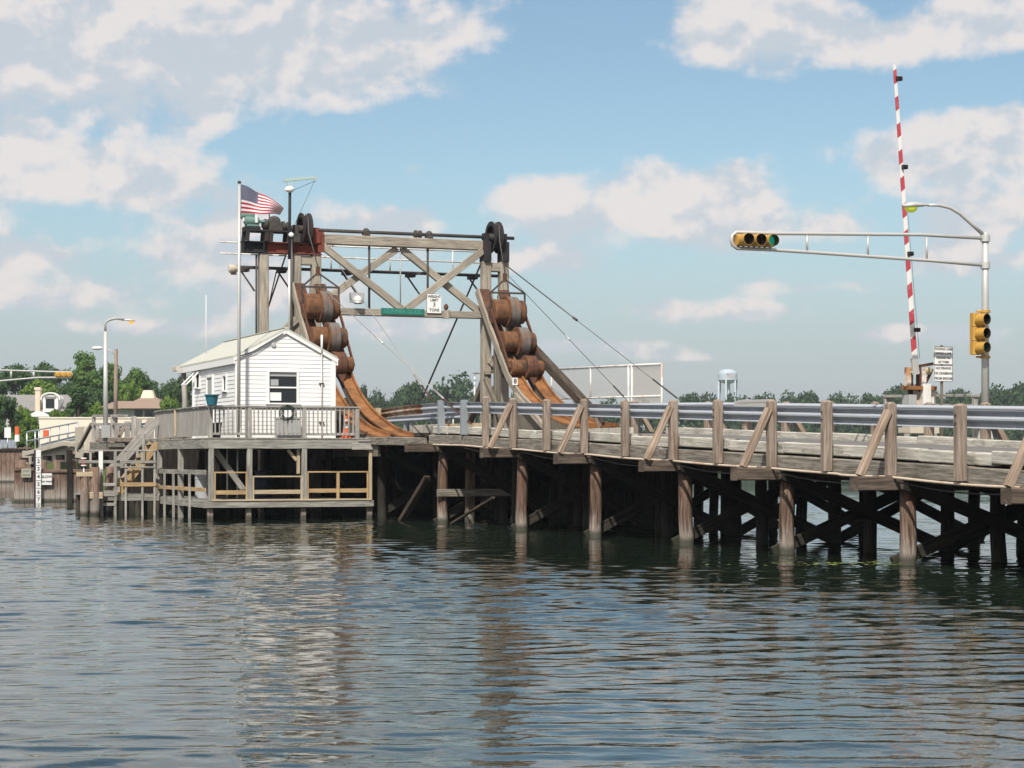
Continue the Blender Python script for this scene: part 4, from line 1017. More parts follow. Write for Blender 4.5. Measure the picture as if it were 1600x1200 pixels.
def build_house():
    h = thing('bridge_house', 'small white clapboard bridge tender house with a pale shingle gable roof on the grey dock', 'house', (-2.67, 37.3, UD))
    ez, az = 5.22, 6.06; nm = (HN0+HN1)/2; W_ = HN1-HN0
    wc = on_t(442, 605.5, HT0); wb = (wc.x-HN0-.47, wc.x-HN0+.47, wc.z-.52, wc.z+.52)
    mb = MB()
    def ext(z):
        if z <= ez: return (0, W_)
        k = (z-ez)/(az-ez)*W_/2; return (min(k, W_/2), max(W_-k, W_/2))
    siding(mb, (HN0, HT0, 0), (1, 0, 0), (0, -1, 0), UD+.02, 27, ext, [wb]); part('front_wall', mb, M['siding'], h)
    mb = MB(); L = HT1-HT0
    d = on_n(329.5, 599, HN0); w1 = on_n(352, 599, HN0); w2 = on_n(310, 595, HN0)
    u0 = lambda p: HT1-p.y
    holes = [(u0(d)-.42, u0(d)+.42, UD, UD+2.05), (u0(w1)-.28, u0(w1)+.28, w1.z-.26, w1.z+.26), (u0(w2)-.36, u0(w2)+.36, w2.z-.28, w2.z+.24)]
    siding(mb, (HN0, HT1, 0), (0, -1, 0), (-1, 0, 0), UD+.02, 20, lambda z: (0, L), holes); part('side_wall', mb, M['siding'], h)
    mb = MB(); siding(mb, (HN1, HT0, 0), (0, 1, 0), (1, 0, 0), UD+.02, 20, lambda z: (0, L)); part('side_wall', mb, M['siding'], h)
    mb = MB(); siding(mb, (HN1, HT1, 0), (-1, 0, 0), (0, 1, 0), UD+.02, 27, ext); part('back_wall', mb, M['siding'], h)
    # dark interior shell
    mb = MB(); mb.bar((HN0+.12, HT0+.12, UD+.02), (HN1-.12, HT1-.12, ez)); part('interior', mb, M['black'], h)
    for n in (HN0, HN1):
        for t in (HT0, HT1):
            mb = MB(); mb.beam((n, t, UD), (n, t, ez), .13, .13, up=(0, 1, 0), ch=.01); part('corner_board', mb, M['trim'], h)
    win = window(h, Vector((wc.x, HT0-.02, wc.z)), (1, 0, 0), (0, -1, 0), .90, .98)
    mb = MB(); mb.bar((wc.x-.42, HT0+.015, wc.z-.42), (wc.x-.05, HT0+.025, wc.z-.16)); part('paper', mb, M['white'], win)
    mb = MB(); mb.bar((wc.x-.44, HT0+.012, wc.z+.36), (wc.x+.44, HT0+.022, wc.z+.48)); part('blind', mb, M['greypaint'], win)
    mb = MB(); mb.bar((wc.x-.40, HT0+.014, wc.z+.06), (wc.x-.14, HT0+.022, wc.z+.26)); part('notice', mb, M['palepane'], win)
    window(h, Vector((HN0-.02, w1.y, w1.z)), (0, -1, 0), (-1, 0, 0), .44, .46, 1, 'palepane')
    aw = window(h, Vector((HN0-.02, w2.y, w2.z)), (0, -1, 0), (-1, 0, 0), .62, .46, 1, 'glass')
    mb = MB(); a = w2; t0_, t1_ = a.y-.36, a.y+.36
    q0 = Vector((HN0-.06, 0, a.z+.30)); q1 = Vector((HN0-.50, 0, a.z-.14))
    for t in (t0_, t1_): mb.beam((q0.x, t, q0.z), (q1.x, t, q1.z), .07, .04, ch=.005)
    for u in (0, 1): mb.beam(lerp(q0, q1, u)+Vector((0, t0_, 0)), lerp(q0, q1, u)+Vector((0, t1_, 0)), .06, .04, ch=.005)
    sash = part('awning_sash', mb, M['trim'], aw)
    # door
    mb = MB(); mb.beam((HN0-.01, d.y-.40, UD+1.02), (HN0-.01, d.y+.40, UD+1.02), .03, 2.04); dr = part('door', mb, M['screen'], h)
    mb = MB()
    for t in (d.y-.44, d.y+.44): mb.beam((HN0-.03, t, UD), (HN0-.03, t, UD+2.12), .08, .09, up=(0, 1, 0), ch=.005)
    mb.beam((HN0-.03, d.y-.48, UD+2.1), (HN0-.03, d.y+.48, UD+2.1), .08, .09); mb.beam((HN0-.04, d.y-.4, UD+1.05), (HN0-.04, d.y+.4, UD+1.05), .04, .08); part('door_frame', mb, M['trim'], dr)
    # roof with overhangs, running on over the porch
    f0, f1 = HT0-.09, 42.5; oh = .13; sl = (az-ez)/(W_/2)
    for s in (-1, 1):
        e = nm+s*(W_/2+oh); ze = az-(W_/2+oh)*sl+.05
        mb = MB(); P = [Vector((nm, f0, az+.06)), Vector((e, f0, ze)), Vector((e, f1, ze)), Vector((nm, f1, az+.06))]
        Ls = math.hypot(W_/2+oh, (W_/2+oh)*sl)
        uv = [(f0, Ls), (f0, 0), (f1, 0), (f1, Ls)]
        mb.face(P, uv); dn = Vector((0, 0, -.07)); mb.face([p+dn for p in P][::-1], uv)
        for k in range(4): a, b = P[k], P[(k+1) % 4]; mb.face([b, a, a+dn, b+dn], [(0, 0), (.1, 0), (.1, .1), (0, .1)])
        part('roof_slope', mb, M['shingle'], h)
        mb = MB(); mb.beam((e-s*.02, f0, ze-.16), (e-s*.02, f1, ze-.16), .04, .20); mb.bar((min(e-s*.04, e-s*oh), f0+.02, ze-.25), (max(e-s*.04, e-s*oh), f1, ze-.22)); part('eave_fascia', mb, M['trim'], h)
        mb = MB(); mb.beam((nm, f0+.02, az-.05), (e, f0+.02, ze-.11), .035, .13); part('rake_board', mb, M['trim'], h)
    mb = MB(); mb.beam((nm, f0, az+.065), (nm, f1, az+.065), .16, .03); part('ridge_cap', mb, M['shingle'], h)
    v = on_t(427, 539, HT0); mb = MB(); mb.lathe((v.x, HT0-.02, v.z), (0, -1, 0), [(0, .05), (.06, .05), (.08, .03), (.08, 0)], 14); part('round_vent', mb, M['alu'], h)
    mb = MB(); mb.tube([(HN0-.02, 42.1, UD), (HN0+.05, 42.1, UD+1.3), (HN0-.02, 42.1, UD+2.65)], [.11, .10, .09], 10); part('porch_post', mb, M['board'], h)
    c = on_t(502.5, 600, HT0-.06); zt = CAM_H+(718-524)/FPX*66.3
    mb = MB(); mb.tube([(c.x, HT0-.08, UD), (c.x, HT0-.08, zt-.55)], .02, 8); p = part('conduit', mb, M['alu'], h)
    mb = MB(); mb.tube([(c.x, HT0-.08, zt-.6), (c.x, HT0-.08, zt)], .036, 8); part('conduit_head', mb, M['white'], p)
    for q in (.5, 1.75):
        mb = MB(); mb.bar((c.x-.08, HT0-.1, UD+q), (c.x+.08, HT0-.02, UD+q+.04)); part('clip', mb, M['iron'], p)
    mb = MB(); mb.tube([(HN0+.05, f0-.01, ez-.03), (HN0+.5, f0-.02, ez+.12), (nm-.1, f0-.01, az-.12)], .012, 5); part('wire', mb, M['black'], h)
    # gutter lamp
    mb = MB(); q = on_t(545-250, 566, HT1); mb.beam((HN0-.3, 41.7, ez-.12), (HN0-.3, 42.3, ez-.12), .12, .16); part('eave_lamp', mb, M['concrete'], h)
    q = on_n(322, 545, -3.6); mb = MB(); mb.tube([(q.x, q.y, q.z-.3), (q.x, q.y, q.z+1.9)], [.022, .01], 6)
    single('whip_antenna', mb, M['white'], 'thin white whip antenna rising from the roof of the white house', 'antenna', (q.x, q.y, q.z-.3))
build_house()
M['drumblue'] = plain('dark_blue_drum', (.012, .03, .055), .5)
def build_dock():
    dk = thing('house_dock', 'two-level grey timber dock with railings carrying the white house over the water', 'dock', (-2.8, 36.5, 0))
    mb = MB(); n = NL
    while n < 0-.02:
        w = .14; mb.beam((n+w/2, TF-.06, UD-.02), (n+w/2, TB+1.6, UD-.02), w-.012, .04, ch=.004); n += w
    part('upper_deck', mb, M['dockgrey'], dk)
    for (a, b) in (((NL-.02, TF-.02, UD-.2), (-.02, TF-.02, UD-.2)), ((NL-.02, TF+.05, UD-.2), (NL-.02, TB, UD-.2)), ((NL, TB, UD-.2), (-.1, TB, UD-.2))):
        mb = MB(); mb.beam(a, b, .08, .28); part('deck_beam', mb, M['dockgrey'], dk)
    mb = MB(); mb.beam((-.9, TF-.08, UD-.26), (-.02, TF-.08, UD-.26), .06, .22); mb.beam((-.7, TF-.1, UD-.08), (.0, TF-.1, UD-.08), .05, .05); part('deck_beam', mb, M['board'], dk)
    for t in (34.5, 36, 37.5, 39): 
        mb = MB(); mb.beam((NL+.1, t, UD-.16), (-.1, t, UD-.16), .08, .2); part('joist', mb, M['deckdark'], dk)
    mb = MB(); t = TF
    while t < TB: mb.beam((NL, t+.07, LD-.02), (-.5, t+.07, LD-.02), .13, .04, ch=.004); t += .15
    part('lower_deck', mb, M['dockgrey'], dk)
    mb = MB(); mb.beam((NL-.03, TF-.04, LD-.14), (on_t(583, 790, TF).x, TF-.04, LD-.14), .06, .2); part('deck_beam', mb, M['dockgrey'], dk)
    mb = MB(); mb.beam((NL-.03, TF, LD-.14), (NL-.03, TB, LD-.14), .06, .22); part('deck_beam', mb, M['dockgrey'], dk)
    # posts from the water to the upper deck
    pn = [on_t(p, 740, TF).x for p in (330, 390, 475.5, 579)]
    for i, n in enumerate(pn):
        mb = MB(); w = .16 if i < 3 else .10
        mb.beam((n, TF+.02, LD-.02), (n, TF+.02, UD-.34), w, w, up=(0, 1, 0), ch=.012); part('post', mb, M['dockgrey'] if i < 3 else M['oldpine'], dk)
        mb = MB(); mb.beam((n, TF+.15, -.9), (n, TF+.15, LD-.24), .17, .17, up=(0, 1, 0)); part('leg', mb, M['pile'], dk)
    for px in (248, 281):
        q = on_n(px, 720, NL); mb = MB(); mb.beam((NL+.03, q.y, -.9), (NL+.03, q.y, UD-.34), .17, .17, up=(0, 1, 0)); part('post', mb, M['dockgrey'], dk)
    for n, t in ((-4.2, 35.5), (-2.2, 35.5), (-4.2, 38.5), (-2.2, 38.5), (-.6, 36.5), (-3.2, 40.8)):
        mb = MB(); mb.tube([(n, t, -1), (n, t, UD-.3)], .13, 10); part('pile', mb, M['creo'], dk)
    # braces
    a = on_t(336, 703, TF+.5); b = on_t(381, 766, TF+.5)
    mb = MB(); mb.beam(a, b, .05, .18); part('brace', mb, M['dockgrey'], dk)
    a = on_t(450, 703, TF+.15); b = on_t(463, 719, TF+.15); mb = MB(); mb.beam(a, b, .05, .1); mb.beam(on_t(466, 700, TF+.14), on_t(466, 740, TF+.14), .10, .05, up=(0, 1, 0)); part('brace', mb, M['oldpine'], dk)
    for px in (355, 371):
        a = on_t(px, 703, TF+1.2); mb = MB(); mb.tube([(a.x, a.y, LD), (a.x, a.y, UD-.2)], .025, 6); part('pipe', mb, M['alu'], dk)
    # lower rails of new pine
    zr = lambda y: on_t(450, y, TF).z
    for k, (zt, zl) in enumerate(((zr(738), zr(769)), (zr(744.5), zr(768.5)), (zr(737.5), zr(767)))):
        m = M['newwood'] if k != 1 else M['oldpine']
        mb = MB(); mb.beam((pn[k]+.08, TF+.0, zt), (pn[k+1]-.06, TF+.0, zt), .09, .045); part('lower_rail', mb, m, dk)
        mb = MB(); mb.beam((pn[k]+.08, TF+.0, zl), (pn[k+1]-.06, TF+.0, zl), .04, .13); part('lower_rail', mb, m, dk)
        for n in (pn[k]+.11, pn[k+1]-.10):
            mb = MB(); mb.beam((n, TF-.01, LD), (n, TF-.01, zt), .05, .07, up=(0, 1, 0)); part('rail_post', mb, m, dk)
    n = on_t(528, 760, TF).x
    mb = MB(); mb.beam((n, TF-.01, LD), (n, TF-.01, zr(738)), .09, .09, up=(0, 1, 0)); part('rail_post', mb, M['newwood'], dk)
    mb = MB(); mb.beam((pn[0], TF-.05, LD-.01), (pn[3], TF-.05, LD-.01), .10, .05); part('toe_board', mb, M['oldpine'], dk)
    # rails and stakes of the short side
    mb = MB(); mb.beam((NL-.05, TF+.1, LD+.86), (NL-.05, TB, LD+.86), .05, .15); part('lower_rail', mb, M['dockgrey'], dk)
    mb = MB(); mb.beam((NL-.05, TF+.1, LD+.32), (NL-.05, TB, LD+.32), .04, .12); part('lower_rail', mb, M['newwood'], dk)
    for px in (244, 257, 271, 296):
        q = on_n(px, 760, NL-.1); mb = MB(); mb.beam((NL-.1, q.y, -.5), (NL-.1, q.y, LD+.8), .07, .09, up=(0, 1, 0)); part('stake', mb, M['dockgrey'], dk)
    # upper railing: cap rail, bottom rail, balusters between posts; close boards on the short side
    rn = [on_t(p, 660, TF).x for p in (329, 390, 475.5, 558)]; RT = UD+.98
    for n in rn:
        mb = MB(); mb.beam((n, TF, UD), (n, TF, RT-.03), .13, .11, up=(0, 1, 0), ch=.01); part('rail_post', mb, M['board'], dk)
    mb = MB(); mb.beam((rn[0]-.06, TF-.01, RT), (rn[3]+.10, TF-.01, RT), .14, .045); part('cap_rail', mb, M['dockgrey'], dk)
    for a, b in zip(rn, rn[1:]):
        mb = MB(); mb.beam((a+.07, TF, UD+.12), (b-.07, TF, UD+.12), .045, .08); mb.beam((a+.07, TF, RT-.07), (b-.07, TF, RT-.07), .045, .08)
        k = int((b-a-.14)/.135)
        for i in range(k):
            n = a+.07+(i+.5)*(b-a-.14)/k
            mb.beam((n, TF-.035, UD+.09), (n, TF-.035, RT-.03), .042, .036, up=(0, 1, 0), ch=.004)
        part('baluster_panel', mb, M['board'], dk)
    mb = MB(); t = TF+.08
    while t < TB: mb.beam((NL+.02, t+.07, UD+.06), (NL+.02, t+.07, RT-.03+rnd.uniform(-.01, .01)), .03, .135, up=(0, 1, 0), ch=.004); t += .142
    part('board_panel', mb, M['board'], dk)
    mb = MB(); mb.beam((NL+.02, TF, RT), (NL+.02, TB, RT), .14, .04); part('cap_rail', mb, M['dockgrey'], dk)
    q = on_n(275, 650, NL); mb = MB(); mb.beam((NL-.03, q.y, UD+.1), (NL-.03, q.y, RT), .06, .1, up=(0, 1, 0)); part('rail_post', mb, M['oldpine'], dk)
    # right-hand return to the bridge
    mb = MB(); mb.beam((rn[3], TF, RT), (rn[3], HT0+1.5, RT), .12, .04); part('cap_rail', mb, M['dockgrey'], dk)
    # stairs down to the ladder landing
    st = thing('stairs', 'grey wooden stairs with new pine stringers from the house dock to the ladder landing', 'stairs', (-6.2, 41.0, .72))
    a, b = Vector((-5.58, 40.4, UD-.02)), Vector((-7.0, 40.4, .74))
    for dt, m in ((0, 'newwood'), (1.0, 'newwood')):
        mb = MB(); mb.beam(a+Vector((0, dt, -.1)), b+Vector((0, dt, -.1)), .05, .24); part('stringer', mb, M[m], st)
    for k in range(8):
        p = lerp(a, b, (k+.6)/8); mb = MB(); mb.beam(p+Vector((0, .03, 0)), p+Vector((0, .97, 0)), .24, .04); part('step', mb, M['dockgrey'], st)
    for dt in (-.05, 1.05):
        mb = MB(); mb.beam(a+Vector((.1, dt, .75)), b+Vector((0, dt, .85)), .05, .2); part('handrail', mb, M['board'], st)
        for u in (.35, .95):
            p = lerp(a, b, u); mb = MB(); mb.beam(p+Vector((0, dt, -.1 if u < .9 else -.05)), p+Vector((0, dt, .85)), .09, .09, up=(0, 1, 0)); part('rail_post', mb, M['board'], st)
    # landing
    ld = thing('ladder_landing', 'low grey timber landing with thin rails at the water end of the stairs', 'landing', (-6.8, 40.8, 0))
    z0 = .72; mb = MB(); n = -8.1
    while n < NL-.12: mb.beam((n+.07, 39.9, z0-.02), (n+.07, 42.2, z0-.02), .13, .04, ch=.004); n += .145
    part('deck', mb, M['dockgrey'], ld)
    mb = MB(); mb.beam((-8.1, 39.88, z0-.13), (NL-.1, 39.88, z0-.13), .06, .18); part('deck_beam', mb, M['dockgrey'], ld)
    for n in (-8.0, -7.1, -6.35, -5.7):
        for t in (39.95, 42.1):
            mb = MB(); mb.tube([(n, t, -1), (n, t, z0-.05)], .10, 8); part('leg', mb, M['creo'], ld)
    fz = lambda y: on_t(200, y, 39.9).z
    for px in (141, 196, 222, 241):
        q = on_t(px, 740, 39.9); mb = MB(); mb.beam((q.x, 39.85, -.3), (q.x, 39.85, fz(704)), .07, .07, up=(0, 1, 0)); part('rail_post', mb, M['board'], ld)
    xa, xb = on_t(122, 704, 39.9).x, on_t(243, 704, 39.9).x
    for y, m, h_ in ((704, 'board', .05), (721.5, 'dockgrey', .10), (730, 'dockgrey', .06), (757, 'newwood', .14)):
        mb = MB(); mb.beam((xa if y < 725 else on_t(180, y, 39.9).x, 39.82, fz(y)), (xb, 39.82, fz(y)), .05, h_); part('rail', mb, M[m], ld)
    mb = MB(); q = on_t(157.5, 725, 39.8); mb.beam((q.x, 39.8, fz(745)), (q.x, 39.8, fz(705)), .14, .05, up=(0, 1, 0)); part('white_board', mb, M['white'], ld)
    la = thing('ladder', 'grey wooden ladder from the landing down into the water', 'ladder', (on_t(169, 760, 39.6).x, 39.6, -.2))
    for px in (159, 180):
        q = on_t(px, 760, 39.6); mb = MB(); mb.beam((q.x, 39.6, -.5), (q.x, 39.6, fz(733 if px < 170 else 704)), .09, .08, up=(0, 1, 0)); part('stile', mb, M['dockgrey'], la)
    for y in (757, 769, 773, 788):
        a = on_t(159, y, 39.6); b = on_t(180, y, 39.6); mb = MB(); mb.beam((a.x, 39.57, a.z), (b.x, 39.57, b.z), .05, .10); part('rung', mb, M['board'], la)
    for px, y, r in ((131, 738, .15), (147.5, 730, .18), (172, 729, .16), (177, 731, .15)):
        q = on_t(px, y, 39.4 if px < 160 else 40.6); mb = MB(); mb.tube([(q.x, q.y, -1.2), (q.x+.03, q.y, q.z*.5), (q.x, q.y, q.z)], [r*.95, r, r*.97], 12)
        single('mooring_pile', mb, M['bulk'], {131: 'outermost weathered mooring pile beside the landing', 147.5: 'tallest thick mooring pile next to the ladder', 172: 'reddish mooring pile just behind the ladder', 177: 'mooring pile behind the ladder on the stairs side'}[px], 'pile', (q.x, q.y, 0), group='mooring piles by the ladder')
    mb = MB(); a = on_t(124, 741, 39.3); b = on_t(160, 774, 39.3); mb.beam((a.x-.1, 39.3, a.z), (on_t(150, 741, 39.3).x, 39.3, a.z), .1, .16); part('waling', mb, M['oldpine'], ld)
    mb = MB(); mb.beam((on_t(140, 774, 39.3).x, 39.3, b.z), (b.x, 39.3, b.z), .1, .22); part('waling', mb, M['oldpine'], ld)
    q = on_t(131, 722, 41.5); bk = thing('bucket_lamp', 'small dark red lamp with white caps on a thin post by the mooring piles', 'lamp', (q.x, q.y, .7))
    mb = MB(); mb.tube([(q.x, q.y, .7), (q.x, q.y, q.z-.1)], .03, 6); part('post', mb, M['alu'], bk)
    mb = MB(); mb.tube([(q.x, q.y, q.z-.1), (q.x, q.y, q.z+.1)], .08, 10); lp = part('lens', mb, M['red'], bk)
    mb = MB(); mb.tube([(q.x, q.y, q.z+.1), (q.x, q.y, q.z+.15)], .1, 10); part('cap', mb, M['white'], lp)
    mb = MB(); mb.tube([(q.x, q.y, q.z-.14), (q.x, q.y, q.z-.1)], .1, 10); part('base', mb, M['white'], lp)
    # loose things on the dock
    q = on_t(541, 660, TF+.45); cn = thing('traffic_cone', 'orange traffic cone with white bands behind the dock railing', 'traffic cone', (q.x, q.y, UD))
    mb = MB(); mb.bar((q.x-.19, q.y-.19, UD), (q.x+.19, q.y+.19, UD+.035), ch=.03); part('base', mb, M['orange'], cn)
    P = lambda z: .15-.11*(z/.70)
    for z0_, z1_, m in ((.035, .34, 'orange'), (.34, .46, 'white'), (.46, .52, 'orange'), (.52, .60, 'white'), (.60, .72, 'orange')):
        mb = MB(); mb.lathe((q.x, q.y, UD), (0, 0, 1), [(P(z0_), z0_), (P(z1_), z1_)]+([(0, z1_)] if z1_ > .7 else []), 20); part('white_band' if m == 'white' else 'cone_body', mb, M[m], cn)
    q = on_t(449, 645, TF-.1); mb = MB()
    for k in range(6):
        r = .13+.018*k; e = rnd.uniform(.9, 1.15); mb.tube([(q.x+.04*math.sin(k*2)+r*1.2*e*math.cos(a*.2094), TF-.09-.012*(k % 3), q.z+.05-.05*e+r*1.15*math.sin(a*.2094)) for a in range(31)], .011, 6, caps=False)
    single('hose_coil', mb, M['hose'], 'dark garden hose coiled and hung over the dock railing under the window', 'hose', (q.x, TF-.1, q.z))
    q = on_t(450, 668, HT0-.4); ac = thing('utility_box', 'pale grey utility box standing under the window of the white house', 'utility box', (q.x, q.y, UD))
    mb = MB(); mb.bar((q.x-.38, q.y-.15, UD), (q.x+.38, q.y+.25, UD+.62), ch=.02); part('body', mb, M['greypaint'], ac)
    mb = MB(); mb.bar((q.x-.41, q.y-.18, UD+.62), (q.x+.41, q.y+.28, UD+.66)); part('lid', mb, M['alu'], ac)
    q = on_t(337.5, 680, TF+.3); bx = thing('black_bin', 'small black bin at the boarded corner of the dock railing', 'bin', (q.x, q.y, UD))
    mb = MB(); mb.beam((q.x, q.y, UD), (q.x, q.y, UD+.40), .24, .24, w1=.30, h1=.30, up=(0, 1, 0)); part('body', mb, M['black'], bx)
    mb = MB(); mb.beam((q.x, q.y, UD+.40), (q.x, q.y, UD+.46), .33, .33, up=(0, 1, 0)); part('lid', mb, M['black'], bx)
    q = on_n(331, 627, NL+.05); pb = thing('flower_tub', 'teal plastic tub standing on the boarded dock railing', 'tub', (NL+.05, q.y, RT+.02))
    mb = MB(); mb.lathe((NL+.05, q.y, RT+.02), (0, 0, 1), [(0, 0), (.15, 0), (.205, .30), (.19, .30), (.14, .04)], 20); part('body', mb, M['tealbucket'], pb)
    mb = MB(); mb.lathe((NL+.05, q.y, RT+.02), (0, 0, 1), [(.205, .29), (.235, .29), (.235, .325), (.19, .325)], 20); part('rim', mb, M['tealbucket'], pb)
    for px, t, m, l in ((412, 36.4, 'drumblue', 'dark blue drum in the shade of the lower dock'), (318, 36.5, 'greypaint', 'pale grey drum in the shade of the lower dock')):
        q = on_t(px, 757, t); dr = thing('drum', l, 'drum', (q.x, t, LD)); mb = MB(); mb.lathe((q.x, t, LD), (0, 0, 1), [(.28, 0), (.28, .28), (.295, .30), (.28, .32), (.28, .6), (.295, .62), (.28, .64), (.28, .86), (0, .86)], 20); part('body', mb, M[m], dr)
        mb = MB(); mb.lathe((q.x, t, LD), (0, 0, 1), [(.29, .85), (.30, .88), (.27, .885)], 20); part('rim', mb, M[m], dr)
build_dock()
# ================================================================== SIGNALS, GATE, SIGNS
def tube_part(name, pts, r, m, root, n=8):
    mb = MB(); mb.tube(pts, r, n); return part(name, mb, M[m], root)
def lamp_sections(head, cs, fw, r=.155, lit=2, vis=.26):
    """three lamp sections at cs, facing fw"""
    fw = Vector(fw).normalized()
    for i, c in enumerate(cs):
        c = Vector(c); mb = MB()
        mb.lathe(c, fw, [(r*1.02, .0), (r*1.0, vis), (r*.95, vis), (r*.95, .02)], 22, 0 if abs(fw.z) > .9 else 0, 2*math.pi); vz = part('visor', mb, M['yellow'], head)
        mb = MB(); mb.lathe(c, fw, [(r*.93, .07), (r*.93, vis-.01), (r*.955, vis+.001)], 22); part('visor_lining', mb, M['black'], vz)
        mb = MB(); mb.lathe(c, fw, [(r*.94, .03), (r*.6, .055), (0, .06)], 20); part('lens', mb, M['lensgreen'] if i == lit else M['lensoff'], head)
def build_signal():
    n0, t0 = 9.1, 12.76; zb = road_z(t0)+.05
    pl = thing('signal_pole', 'tall aluminium pole at the far curb carrying a traffic light arm and a street lamp', 'signal pole', (n0, t0, zb))
    zt = on_n(1537, 364, n0).z
    mb = MB(); mb.tube([(n0, t0, zb), (n0, t0, zt-1.5), (n0, t0, zt)], [.105, .085, .08], 14); part('pole', mb, M['alu'], pl)
    mb = MB(); mb.lathe((n0, t0, zb), (0, 0, 1), [(.2, 0), (.2, .12), (.15, .30), (.11, .34)], 8, smooth=False); part('base', mb, M['alu'], pl)
    za, zl = on_n(1537, 373, n0).z, on_n(1537, 415, n0).z
    tip = on_t(1143, 363, t0).x; z1 = on_t(1143, 362.5, t0).z; z2 = on_t(1150, 388, t0).z; hx = on_t(1207, 380, t0).x
    mb = MB(); mb.tube([(n0, t0, za), (n0-1.8, t0, za+.02), (hx, t0, z1+.01), (tip+.12, t0, z1), (tip+.02, t0, z1-.08), (tip, t0, (z1+z2)/2), (tip+.03, t0, z2+.07), (tip+.14, t0, z2), (hx, t0, z2), (hx+1.0, t0, z2-.02), (n0-1.5, t0, zl+.06), (n0, t0, zl)], .042, 10); part('mast_arm', mb, M['alu'], pl)
    for px in (1261, 1356, 1448):
        a = on_t(px, 380, t0).x; u = (a-hx)/(n0-hx); mb = MB(); mb.tube([(a, t0, z1+(za-z1)*u), (a, t0, z2+(zl-z2)*max(0, (u-.2)/.8)-.0)], .028, 8); part('strut', mb, M['alu'], pl)
    for z in (za, zl):
        mb = MB(); mb.lathe((n0, t0, z-.08), (0, 0, 1), [(.085, 0), (.12, 0), (.12, .16), (.085, .16)], 14); part('collar', mb, M['alu'], pl)
    # lamp arm and cobra-head lantern
    P = [on_t(x, y, t0) for x, y in ((1536, 366), (1518, 350), (1500, 334), (1484, 324.5), (1466, 320.5), (1450, 320.5))]
    mb = MB(); mb.tube(P, [.05, .045, .042, .04, .038, .035], 10); part('lamp_arm', mb, M['alu'], pl)
    lantern(pl, on_t(1450, 321, t0), on_t(1411, 322.5, t0), 'lampglassgreen')
    # horizontal head in the arm
    hd = thing('traffic_light', 'yellow horizontal three-lamp traffic light at the tip of the long signal arm', 'traffic light', (tip+.6, t0, z2))
    zc = (z1+z2)/2; a0 = tip+.10; w = (hx-a0)/3; mb = MB()
    for k in range(3): mb.beam((a0+w*k+.006, t0, zc), (a0+w*(k+1)-.006, t0, zc), .22, z1-z2-.12, up=(0, 0, 1), ch=.04)
    part('housing', mb, M['yellow'], hd)
    lamp_sections(hd, [(a0+w*(k+.5), t0-.11, zc) for k in range(3)], (0, -1, 0), min(.16, w*.44))
    mb = MB()
    for k in range(7): mb.beam((a0+w*3*(k+.5)/7, t0, z2+.02), (a0+w*3*(k+.5)/7, t0, z2+.08), .03, .05)
    part('clamp', mb, M['iron'], hd)
    # vertical head on the pole
    vh = thing('traffic_light', 'yellow vertical three-lamp traffic light fixed to the side of the signal pole', 'traffic light', (n0-.3, t0, 4.4))
    zt2, zb2 = on_n(1525, 491, n0).z, on_n(1525, 556, n0).z; w = (zt2-zb2)/3; x = n0-.25; mb = MB()
    for k in range(3): mb.beam((x, t0+.02, zb2+w*k+.006), (x, t0+.02, zb2+w*(k+1)-.006), .27, .22, up=(0, 1, 0), ch=.04)
    part('housing', mb, M['yellow'], vh)
    lamp_sections(vh, [(x, t0-.10, zb2+w*(2.5-k)) for k in range(3)], (0.25, -1, 0), .138)
    for z in (zt2+.04, zb2-.05):
        mb = MB(); mb.tube([(x, t0, z), (n0, t0, z)], .025, 8); mb.lathe((n0, t0, z-.03), (0, 0, 1), [(.09, 0), (.125, 0), (.125, .06), (.09, .06)], 12); part('bracket', mb, M['yellow'] if z > 0 else M['alu'], vh)
def lantern(root, p, tip, glass):
    p = Vector(p); tip = Vector(tip); d = (tip-p); L = d.length; d.normalize(); mb = MB(); n = 10; prof = [(0, .05), (.15, .09), (.35, .13), (.6, .165), (.8, .16), (.93, .11), (1.0, .02)]
    rings = []
    side = d.cross(Vector((0, 0, 1))).normalized()
    for s, w in prof:
        c = p+d*L*s; rings.append([c+side*w*math.cos(a)+Vector((0, 0, 1))*(w*.62*math.sin(a) if math.sin(a) > 0 else w*.22*math.sin(a)) for a in [2*math.pi*j/n for j in range(n)]])
    i0 = len(mb.v)
    for r in rings: mb.v += r
    for k in range(len(rings)-1):
        for j in range(n):
            j2 = (j+1) % n; mb.f.append([i0+k*n+j, i0+k*n+j2, i0+(k+1)*n+j2, i0+(k+1)*n+j]); mb.sm.append(True); mb.uv.append([(0, 0)]*4)
    lt = part('lantern', mb, M['alu'], root)
    mb = MB(); c = p+d*L*.68; mb.ball(c-Vector((0, 0, .03)), L*.24, .13, .13, 12, 6, top=math.pi*.5); part('lamp_glass', mb, M[glass], lt)
build_signal()
def stripes_mat():
    m, nt, b = newmat('red_white_stripes'); tc = nt.nodes.new('ShaderNodeTexCoord'); s = nt.nodes.new('ShaderNodeSeparateXYZ'); nt.links.new(tc.outputs['Object'], s.inputs[0])
    e = mth(nt, 'ADD', s.outputs[2], mth(nt, 'MULTIPLY', s.outputs[0], -.8)); st = mth(nt, 'GREATER_THAN', mth(nt, 'FRACT', mth(nt, 'MULTIPLY', e, 1/.715)), .5)
    n = noise_n(nt, tc.outputs['Object'], 6, 5, .6)
    col = mixc(nt, st, (.70, .69, .67), (.42, .05, .065)); col = mixc(nt, mth(nt, 'MULTIPLY', sstep(nt, n, .55, .75), .3), col, (.45, .40, .38))
    setc(nt, b.inputs['Base Color'], col); b.inputs['Roughness'].default_value = .5; return m
M['stripes'] = stripes_mat()
